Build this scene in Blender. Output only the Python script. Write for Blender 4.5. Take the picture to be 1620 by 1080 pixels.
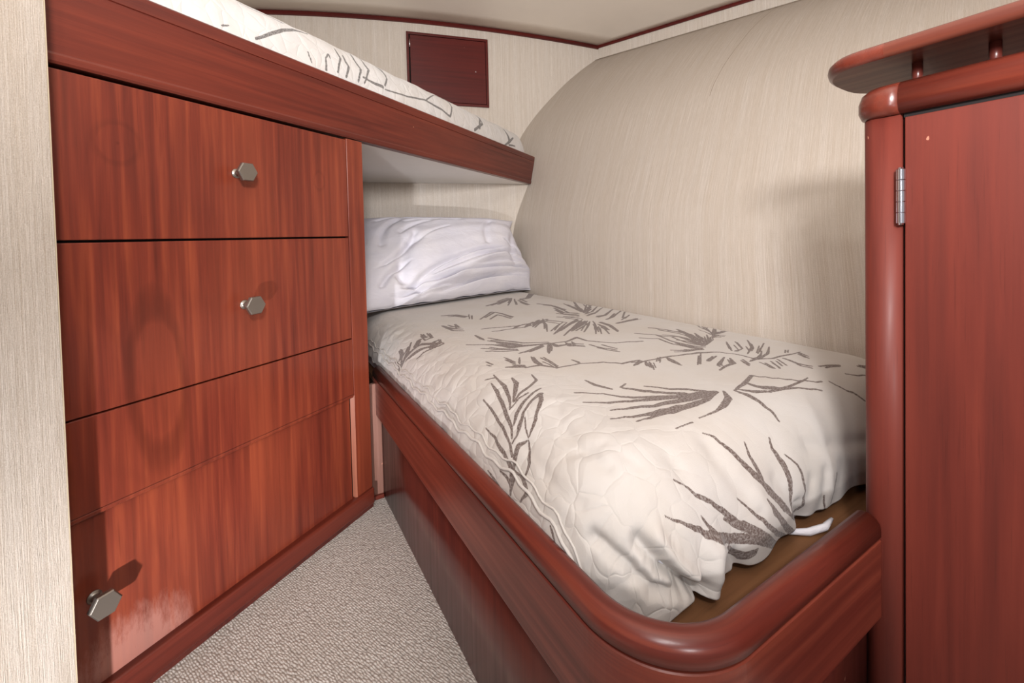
import bpy, bmesh, math, random
import numpy as np
from mathutils import Vector, Matrix
random.seed(7)
np.random.seed(7)
for o in list(bpy.data.objects): bpy.data.objects.remove(o)
scn = bpy.context.scene
COL = scn.collection

# ------------------------------------------------------------ camera
cd = bpy.data.cameras.new('camera'); cam = bpy.data.objects.new('camera', cd); COL.objects.link(cam)
PITCH, ROLL = 0.0239459, -0.0230926
def _rx(a): return Matrix(((1,0,0),(0,math.cos(a),-math.sin(a)),(0,math.sin(a),math.cos(a))))
def _rz(a): return Matrix(((math.cos(a),-math.sin(a),0),(math.sin(a),math.cos(a),0),(0,0,1)))
RM = _rz(ROLL) @ _rx(PITCH) @ Matrix(((1,0,0),(0,0,-1),(0,1,0)))
cam.matrix_world = Matrix.Translation((0,0,.9)) @ Matrix((RM[0], -RM[1], -RM[2])).transposed().to_4x4()
cd.sensor_width = 36; cd.lens = 679.99/1620*36; cd.shift_y = -(540-389.28)/1620
cd.clip_start = .02; cd.clip_end = 50
scn.camera = cam

# ------------------------------------------------------------ light
w = bpy.data.worlds.new('world'); scn.world = w; w.use_nodes = True
bg = w.node_tree.nodes['Background']; bg.inputs[0].default_value = (1.0,.965,.965,1); bg.inputs[1].default_value = .45
def area(name, loc, target, size, power, color, spread=180):
    l = bpy.data.lights.new(name, 'AREA'); l.shape = 'DISK'; l.size = size; l.energy = power; l.color = color; l.spread = math.radians(spread)
    o = bpy.data.objects.new(name, l); COL.objects.link(o)
    o.location = loc; o.rotation_euler = (Vector(target)-Vector(loc)).to_track_quat('-Z','Y').to_euler()
    return o
area('cabin_ceiling_lamp', (-.02,-.57,1.95), (.5,1.6,.6), .16, 6.5, (1,.98,.95))
area('flash_lamp', (.0,-.11,1.0), (.6,1.3,.7), .06, 2.0, (.95,.97,1.0))
area('side_fill', (.36,-.50,.72), (.60,.60,.40), .10, 1.3, (.97,.98,1.0), 80)  # added fill to brighten the locker and the right of the bunk foot
area('low_lamp', (-.34,-.62,.12), (-.68,1.02,.26), .06, 4.5, (.97,.97,1.0), 50)
area('bounce_fill', (.10,-.30,1.35), (.35,1.0,2.3), .25, 52, (1,.97,.965))  # added upward fill that brightens the ceiling and softens the room
scn.view_settings.view_transform = 'Standard'; scn.view_settings.look = 'None'
scn.view_settings.exposure = -0.12; scn.view_settings.gamma = 1
scn.view_settings.use_curve_mapping = False

# ------------------------------------------------------------ frames: three directions in plan
AB, AC, AW = math.radians(30.6414), math.radians(90-25.5323), math.radians(90-74.0958)
# bunk frame: x across, y towards the head; cabinet frame: x along the front, y into it; wall frame: x along the bulkhead, y forward
def frame(a, loc):
    c, s = math.cos(a), math.sin(a)
    return Vector((c*loc[0]-s*loc[1], s*loc[0]+c*loc[1], loc[2]))
class Node:
    """a thing: Empty at its base plus the frame its parts are measured in"""
    pass
def thing(name, ang, loc, label, cat, group=None):
    o = bpy.data.objects.new(name, None); COL.objects.link(o); o.empty_display_size = .05
    o.location = frame(ang, loc); o.rotation_euler = (0,0,ang)
    o['label'] = label; o['category'] = cat
    if group: o['group'] = group
    n = Node(); n.o = o; n.ang = ang; n.loc = Vector(loc)
    return n
class MB:
    def __init__(s): s.v = []; s.f = []; s.uv = {}; s.smooth = []
    def add(s, vs, fs, smooth=False, uvs=None):
        b = len(s.v); s.v += [tuple(v) for v in vs]
        for k, f in enumerate(fs):
            s.f.append(tuple(b+i for i in f)); s.smooth.append(smooth)
            if uvs: s.uv[len(s.f)-1] = uvs[k]
        return s
    def box(s, x0, x1, y0, y1, z0, z1):
        v = [(x,y,z) for z in (z0,z1) for y in (y0,y1) for x in (x0,x1)]
        return s.add(v, [(0,2,3,1),(4,5,7,6),(0,1,5,4),(2,6,7,3),(0,4,6,2),(1,3,7,5)])
    def prism(s, pts, z0, z1, smooth=False):
        n = len(pts); a = sum(pts[i][0]*pts[(i+1)%n][1]-pts[(i+1)%n][0]*pts[i][1] for i in range(n))
        if a < 0: pts = pts[::-1]
        v = [(x,y,z0) for x,y in pts]+[(x,y,z1) for x,y in pts]
        s.add(v, [tuple(range(n-1,-1,-1)), tuple(range(n,2*n))])
        b = len(s.v)-2*n
        for i in range(n):
            j = (i+1)%n; s.f.append((b+i,b+j,b+n+j,b+n+i)); s.smooth.append(smooth)
        return s
    def sweep(s, path, prof, closed_ends=True, smooth=True):
        """path: plan points; prof: closed loop of (offset to the left, z)"""
        n = len(path); m = len(prof); pts = [Vector(p) for p in path]; vs = []; L = [0]
        for i in range(n):
            a = pts[i]-pts[i-1] if i else pts[1]-pts[0]
            c = pts[i+1]-pts[i] if i < n-1 else pts[i]-pts[i-1]
            a = a.normalized(); c = c.normalized(); t = (a+c).normalized()
            nn = Vector((-t.y, t.x)); k = 1/max(.3, nn.dot(Vector((-a.y,a.x))))
            for o, z in prof: vs.append((pts[i].x+nn.x*o*k, pts[i].y+nn.y*o*k, z))
            if i: L.append(L[-1]+(pts[i]-pts[i-1]).length)
        fs = []; uvs = []; per = [0]
        for j in range(m):
            q = prof[(j+1)%m]; per.append(per[-1]+math.hypot(q[0]-prof[j][0], q[1]-prof[j][1]))
        for i in range(n-1):
            for j in range(m):
                k = (j+1)%m
                fs.append((i*m+j, i*m+k, (i+1)*m+k, (i+1)*m+j))
                uvs.append([(L[i],per[j]),(L[i],per[j+1]),(L[i+1],per[j+1]),(L[i+1],per[j])])
        s.add(vs, fs, smooth, uvs)
        if closed_ends:
            b = len(s.v)-len(vs)
            for e, rev in ((0,True),(n-1,False)):
                f = [b+e*m+j for j in range(m)]
                s.f.append(tuple(f if rev else f[::-1])); s.smooth.append(False)
                s.uv[len(s.f)-1] = [(L[e], p[1]) for p in prof][::(1 if rev else -1)]
        return s
    def lathe(s, prof, seg=24, axis='z', c=(0,0,0), smooth=True, phase=0):
        vs = []
        for r, h in prof:
            for k in range(seg):
                a = 2*math.pi*(k+phase)/seg
                p = (r*math.cos(a), r*math.sin(a), h)
                if axis == 'y': p = (p[0], -h, p[1])
                vs.append((c[0]+p[0], c[1]+p[1], c[2]+p[2]))
        fs = []; m = len(prof)
        for i in range(m-1):
            for k in range(seg):
                l = (k+1)%seg; fs.append((i*seg+k, i*seg+l, (i+1)*seg+l, (i+1)*seg+k))
        s.add(vs, fs, smooth); b = len(s.v)-len(vs)
        s.f.append(tuple(b+k for k in range(seg-1,-1,-1))); s.smooth.append(False)
        s.f.append(tuple(b+(m-1)*seg+k for k in range(seg))); s.smooth.append(False)
        return s
    def tube(s, pts, r, seg=8):
        pts = [Vector(p) for p in pts]; vs = []; n = len(pts)
        for i in range(n):
            t = (pts[min(i+1,n-1)]-pts[max(i-1,0)]).normalized()
            up = Vector((0,0,1)) if abs(t.z) < .9 else Vector((1,0,0))
            a = t.cross(up).normalized(); b_ = a.cross(t)
            rr = r[i] if isinstance(r, (list,tuple)) else r
            for k in range(seg):
                q = 2*math.pi*k/seg; vs.append(pts[i]+a*rr*math.cos(q)+b_*rr*math.sin(q))
        fs = [(i*seg+k, i*seg+(k+1)%seg, (i+1)*seg+(k+1)%seg, (i+1)*seg+k) for i in range(n-1) for k in range(seg)]
        s.add(vs, fs, True); b = len(s.v)-len(vs)
        s.f.append(tuple(b+k for k in range(seg-1,-1,-1))); s.smooth.append(False)
        s.f.append(tuple(b+(n-1)*seg+k for k in range(seg))); s.smooth.append(False)
        return s
def link(name, mb, mat, node=None, parent=None, bevel=0, label=None, fix=True):
    me = bpy.data.meshes.new(name)
    off = node.loc if node else Vector((0,0,0))
    me.from_pydata([(x-off.x, y-off.y, z-off.z) for x,y,z in mb.v], [], mb.f)
    me.polygons.foreach_set('use_smooth', mb.smooth)
    if mb.uv:
        ul = me.uv_layers.new(name='UVMap')
        for pi, uv in mb.uv.items():
            p = me.polygons[pi]
            for li, t in zip(p.loop_indices, uv): ul.data[li].uv = t
    me.materials.append(mat)
    if fix:
        bm = bmesh.new(); bm.from_mesh(me); bmesh.ops.recalc_face_normals(bm, faces=bm.faces); bm.to_mesh(me); bm.free()
    me.update()
    o = bpy.data.objects.new(name, me); COL.objects.link(o)
    if parent is not None: o.parent = parent
    elif node is not None: o.parent = node.o
    if bevel:
        b = o.modifiers.new('bevel', 'BEVEL'); b.width = bevel; b.segments = 3; b.limit_method = 'ANGLE'; b.angle_limit = math.radians(35)
    if label: o['label'] = label
    return o
def struct(name, mb, mat, ang, bevel=0, fix=True):
    o = link(name, mb, mat, bevel=bevel, fix=fix); o.rotation_euler = (0,0,ang); o['kind'] = 'structure'
    return o
def grid(X, uv=None):
    """numpy grid (n,m,3) -> verts, faces"""
    n, m = X.shape[:2]
    idx = np.arange(n*m).reshape(n, m)
    f = np.stack([idx[:-1,:-1], idx[1:,:-1], idx[1:,1:], idx[:-1,1:]], -1).reshape(-1, 4)
    return X.reshape(-1, 3), f
def grid_mesh(name, X, mat, node=None, uv=None, attr=None, flip=False, ang=None):
    v, f = grid(X)
    if flip: f = f[:, ::-1]
    if node: v = v-np.array(node.loc)
    me = bpy.data.meshes.new(name); me.vertices.add(len(v)); me.vertices.foreach_set('co', np.ascontiguousarray(v, dtype=np.float32).ravel())
    me.loops.add(len(f)*4); me.loops.foreach_set('vertex_index', np.ascontiguousarray(f, dtype=np.int32).ravel())
    me.polygons.add(len(f)); me.polygons.foreach_set('loop_start', np.arange(len(f), dtype=np.int32)*4)
    me.polygons.foreach_set('use_smooth', np.ones(len(f), bool))
    if uv is not None:
        ul = me.uv_layers.new(name='UVMap'); ul.data.foreach_set('uv', np.ascontiguousarray(uv.reshape(-1,2)[f.ravel()], dtype=np.float32).ravel())
    if attr is not None:
        at = me.attributes.new('print', 'FLOAT', 'POINT'); at.data.foreach_set('value', np.ascontiguousarray(attr, dtype=np.float32).ravel())
    me.update(calc_edges=True); me.materials.append(mat)
    o = bpy.data.objects.new(name, me); COL.objects.link(o)
    if node: o.parent = node.o
    if ang is not None: o.rotation_euler = (0,0,ang)
    return o

# ------------------------------------------------------------ materials
def srgb(r, g, b):
    f = lambda c: (c/255/12.92) if c/255 <= .04045 else ((c/255+.055)/1.055)**2.4
    return (f(r), f(g), f(b), 1)
class M:
    def __init__(s, name, rough=.5, spec=.5, coat=0, coat_rough=.05):
        s.m = bpy.data.materials.new(name); s.m.use_nodes = True; s.t = s.m.node_tree
        s.b = s.t.nodes['Principled BSDF']; s.b.inputs['Roughness'].default_value = rough
        s.b.inputs['Specular IOR Level'].default_value = spec
        s.b.inputs['Coat Weight'].default_value = coat; s.b.inputs['Coat Roughness'].default_value = coat_rough
    def n(s, typ, **kw):
        nd = s.t.nodes.new(typ)
        for k, v in kw.items():
            if k.startswith('i_'):
                key = k[2:].replace('_', ' '); nd.inputs[int(key) if key.isdigit() else key].default_value = v
            else: setattr(nd, k, v)
        return nd
    def l(s, a, b): s.t.links.new(a, b)
    def coords(s, kind, scale, rot=(0,0,0), loc=(0,0,0)):
        tc = s.n('ShaderNodeTexCoord'); mp = s.n('ShaderNodeMapping')
        mp.inputs['Scale'].default_value = scale; mp.inputs['Rotation'].default_value = rot; mp.inputs['Location'].default_value = loc
        s.l(tc.outputs[kind], mp.inputs['Vector']); return mp.outputs[0]
    def noise(s, vec, scale, detail=4, rough=.5, dist=0):
        nd = s.n('ShaderNodeTexNoise'); nd.inputs['Scale'].default_value = scale; nd.inputs['Detail'].default_value = detail
        nd.inputs['Roughness'].default_value = rough; nd.inputs['Distortion'].default_value = dist
        s.l(vec, nd.inputs['Vector']); return nd.outputs[0]
    def ramp(s, fac, stops):
        nd = s.n('ShaderNodeValToRGB'); e = nd.color_ramp.elements
        while len(e) < len(stops): e.new(.5)
        for k, (p, c) in enumerate(stops): e[k].position = p; e[k].color = c
        s.l(fac, nd.inputs[0]); return nd.outputs[0]
    def mix(s, fac, a, b, mode='MIX'):
        nd = s.n('ShaderNodeMix', data_type='RGBA', blend_type=mode)
        for sock, v in ((nd.inputs[0], fac), (nd.inputs[6], a), (nd.inputs[7], b)):
            if hasattr(v, 'is_linked') or hasattr(v, 'links'): s.l(v, sock)
            else: sock.default_value = v
        return nd.outputs[2]
    def math(s, op, a, b=0.0):
        nd = s.n('ShaderNodeMath', operation=op)
        for sock, v in ((nd.inputs[0], a), (nd.inputs[1], b)):
            if hasattr(v, 'links'): s.l(v, sock)
            else: sock.default_value = v
        return nd.outputs[0]
    def bump(s, h, strength=.3, dist=.002, normal=None):
        nd = s.n('ShaderNodeBump'); nd.inputs['Strength'].default_value = strength; nd.inputs['Distance'].default_value = dist
        s.l(h, nd.inputs['Height'])
        if normal is not None: s.l(normal, nd.inputs['Normal'])
        s.l(nd.outputs[0], s.b.inputs['Normal']); return nd.outputs[0]
G = lambda v: (v, v, v, 1)
def wood(name, grain='z', dark=(84,30,22), mid=(128,54,38), light=(158,78,50), figure=.5, rough=.32, coat=.5, kind='Object', scuff=None, streak=1.0, ovals=()):
    m = M(name, rough=rough, spec=.22, coat=coat*.6, coat_rough=.26)
    i = {'x': 0, 'y': 1, 'z': 2}[grain]
    def sc(across, along): s_ = [across]*3; s_[i] = along; return tuple(s_)
    low = m.noise(m.coords(kind, sc(3.2,.8)), 1.0, 2, .5, .6)            # broad figure
    ring = m.math('SINE', m.math('MULTIPLY', low, 62.0))
    ringc = m.ramp(ring, [(0.0,G(.0)),(.55,G(.25)),(1.0,G(1))])
    st = m.noise(m.coords(kind, sc(60,2.0)), 1.0, 5, .55, .25)
    fine = m.noise(m.coords(kind, sc(420,9)), 1.0, 3, .6)
    big = m.noise(m.coords(kind, sc(7,1.2), loc=(3.1,1.7,.4)), 1.0, 2, .5, .3)
    c = m.ramp(st, [(.18,srgb(*dark)),(.50,srgb(*mid)),(.85,srgb(*light))])
    c = m.mix(m.math('MULTIPLY', ringc, .34*figure), c, srgb(*dark))
    c = m.mix(m.ramp(big, [(.35,G(0)),(.75,G(.55))]), c, srgb(*light))
    c = m.mix(m.ramp(fine, [(.60,G(0)),(.72,G(.25*streak))]), c, srgb(dark[0]*.62,dark[1]*.62,dark[2]*.62))
    for (cx, cz, rx, rz, freq, stg, reach) in ovals:          # nested cathedral figure and knots
        tc = m.n('ShaderNodeTexCoord'); sp = m.n('ShaderNodeSeparateXYZ'); m.l(tc.outputs['Object'], sp.inputs[0])
        wob = m.noise(m.coords('Object', (9,9,4), loc=(cx,0,cz)), 1.0, 3, .55)
        dx = m.math('DIVIDE', m.math('SUBTRACT', sp.outputs[0], cx), rx); dz = m.math('DIVIDE', m.math('SUBTRACT', sp.outputs[2], cz), rz)
        r_ = m.math('POWER', m.math('ADD', m.math('MULTIPLY', dx, dx), m.math('MULTIPLY', dz, dz)), .5)
        r_ = m.math('ADD', r_, m.math('MULTIPLY', wob, 1.6))
        sn = m.ramp(m.math('SINE', m.math('MULTIPLY', r_, freq)), [(.35,G(0)),(.95,G(1))])
        msk = m.ramp(m.math('DIVIDE', r_, reach), [(.55,G(1)),(1.0,G(0))])
        c = m.mix(m.math('MULTIPLY', m.math('MULTIPLY', sn, msk), stg), c, srgb(dark[0]*.72,dark[1]*.66,dark[2]*.62))
    if scuff:
        (cx, cy, cz, r) = scuff
        tc = m.n('ShaderNodeTexCoord'); d = m.n('ShaderNodeVectorMath', operation='DISTANCE'); d.inputs[1].default_value = (cx,cy,cz)
        m.l(tc.outputs['Object'], d.inputs[0])
        k = m.math('SUBTRACT', 1.0, m.math('DIVIDE', d.outputs['Value'], r))
        nz = m.noise(m.coords('Object', (60,60,16)), 1.0, 8, .75)
        fac = m.ramp(m.math('MULTIPLY', m.math('MAXIMUM', k, 0.0), m.math('MULTIPLY', nz, 2.0)), [(.32,G(0)),(.66,G(.42))])
        c = m.mix(fac, c, srgb(190,142,130))
    # small pale nicks
    nick = m.noise(m.coords(kind, sc(60,38), loc=(.3,.9,2)), 1.0, 2, .5)
    c = m.mix(m.ramp(nick, [(.79,G(0)),(.81,G(.5))]), c, srgb(214,150,125))
    m.l(c, m.b.inputs['Base Color'])
    m.l(m.ramp(st, [(.3,G(rough+.10)),(.8,G(rough-.04))]), m.b.inputs['Roughness'])
    m.bump(m.math('ADD', m.math('MULTIPLY', st, .6), m.math('MULTIPLY', fine, .4)), .12, .0008)
    return m.m
def cloth_wall(name, base, kind='Object', su=(160,160,1.1), strength=.5, warm=(176,150,118), scale=1.0, shear=0, seam=False):
    m = M(name, rough=.75, spec=.2)
    def cc(sc_):
        if not shear: return m.coords(kind, sc_)
        tc = m.n('ShaderNodeTexCoord'); sp = m.n('ShaderNodeSeparateXYZ'); m.l(tc.outputs[kind], sp.inputs[0])
        cb = m.n('ShaderNodeCombineXYZ'); m.l(m.math('ADD', sp.outputs[0], m.math('MULTIPLY', sp.outputs[1], shear)), cb.inputs[0]); m.l(sp.outputs[1], cb.inputs[1])
        mp = m.n('ShaderNodeMapping'); mp.inputs['Scale'].default_value = sc_; m.l(cb.outputs[0], mp.inputs['Vector']); return mp.outputs[0]
    a = m.noise(cc(su), scale, 4, .7, .1)
    su2 = tuple(v*(3.1 if v > 20 else 9) for v in su)
    b = m.noise(cc(su2), scale, 3, .6)
    su3 = tuple(v*(.12 if v > 20 else .25) for v in su)
    c0 = m.noise(cc(su3), scale, 2, .5)
    r, g, bl = base
    c = m.ramp(a, [(.30,srgb(*warm)),(.50,srgb(*base)),(.72,srgb(min(255,r+16),min(255,g+17),min(255,bl+18)))])
    c = m.mix(m.ramp(b, [(.35,G(.35)),(.60,G(0))]), c, srgb(r*.80,g*.78,bl*.74))
    c = m.mix(m.ramp(c0, [(.35,G(0)),(.7,G(.28))]), c, srgb(r-16,g-22,bl-30))
    hh = m.math('ADD', a, m.math('MULTIPLY', b, .7))
    cross = m.noise(m.coords(kind, tuple(380 if v < 20 else 520 for v in su)), scale, 2, .5)
    c = m.mix(m.ramp(cross, [(.30,G(.28)),(.5,G(0))]), c, srgb(r*.78,g*.75,bl*.70))
    c = m.mix(m.ramp(cross, [(.58,G(0)),(.74,G(.30))]), c, srgb(min(255,r+30),min(255,g+32),min(255,bl+34)))
    hh = m.math('ADD', hh, m.math('MULTIPLY', cross, .5))
    if seam:
        tc = m.n('ShaderNodeTexCoord'); s1 = m.n('ShaderNodeSeparateXYZ'); m.l(tc.outputs['UV'], s1.inputs[0]); s2 = m.n('ShaderNodeSeparateXYZ'); m.l(tc.outputs['Object'], s2.inputs[0])
        z_ = s2.outputs[2]
        d_ = m.math('ABSOLUTE', m.math('SUBTRACT', s1.outputs[0], m.math('ADD', .885, m.math('MULTIPLY', m.math('SUBTRACT', 1.94, z_), .31))))
        ln = m.math('MULTIPLY', m.math('LESS_THAN', d_, .0016), m.math('GREATER_THAN', z_, 1.55))
        c = m.mix(m.math('MULTIPLY', ln, .55), c, srgb(120,98,74)); hh = m.math('SUBTRACT', hh, ln)
    m.l(c, m.b.inputs['Base Color'])
    m.bump(hh, strength, .0018)
    return m.m
def plain(name, col, rough=.5, metal=0, spec=.5, noise=0):
    m = M(name, rough=rough, spec=spec); m.b.inputs['Metallic'].default_value = metal
    nz = m.noise(m.coords('Object', (9,9,9)), 1.0, 4, .6)
    c = m.mix(m.math('MULTIPLY', nz, noise), srgb(*col), srgb(col[0]*.7,col[1]*.68,col[2]*.64))
    m.l(c, m.b.inputs['Base Color'])
    m.bump(m.noise(m.coords('Object', (300,300,300)), 1.0, 2, .5), .05, .0004)
    return m.m

# ------------------------------------------------------------ cloth surfaces and the printed palm leaves (mm, mm, tenth mm)
def wrap(P, Q, pc, qc, R, zt, zs=1.0):
    """unrolled cloth coordinates -> rounded cushion surface; returns xyz and outward normal"""
    a = np.maximum(pc-P, 0); b = np.maximum(qc-Q, 0)
    d = np.sqrt(a*a+b*b)+1e-9
    ax = -a/d; by = -b/d
    L = R*math.pi/2
    ph = np.minimum(d, L)/R
    out = R*np.sin(ph); dn = R*(1-np.cos(ph))
    ex = np.maximum(d-L, 0)
    dn = dn+ex; out = out-ex*0.12
    x = np.maximum(P, pc)+ax*out; y = np.maximum(Q, qc)+by*out
    z = zt-dn*zs
    n = np.stack([ax*np.sin(ph), by*np.sin(ph), np.cos(ph)], -1)
    return np.stack([x, y, z], -1), n
def lower_surf(P, Q):
    X, n = wrap(P, Q, .515, .520, .15, .572)
    e = np.clip((P-1.30)/.09, 0, 1)
    X[..., 2] -= .035*e*e
    # soft gathers of the cloth over the foot edge
    b = np.clip((.42-Q)/.17, 0, 1)*np.clip((P-.50)/.06, 0, 1)
    v = P
    g = np.zeros_like(v)
    for c, w, h in ((.535, .026, .022), (.655, .055, .018), (.79, .05, .008), (.90, .06, .014), (1.05, .05, .02), (1.2, .06, .02)):
        g += h*np.exp(-((v-c)/w)**2)
    X[..., 1] -= (g-.012)*b
    X[..., 2] -= .25*g*b
    nt = np.exp(-((v-.490)/.013)**2)*b
    X[..., 1] += .035*nt; X[..., 2] += .03*nt
    far = np.maximum(Q-1.4, 0)            # the head end follows the slanted bulkhead
    X[..., 1] += far*((2.694-.2635*X[..., 0]-1.4)/1.1-1)
    return X, n
def upper_surf(P, Q):      # P = -x (right end), Q = depth
    return wrap(P, Q, -2.45, 1.185, .105, 1.555, 1.45)
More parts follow.
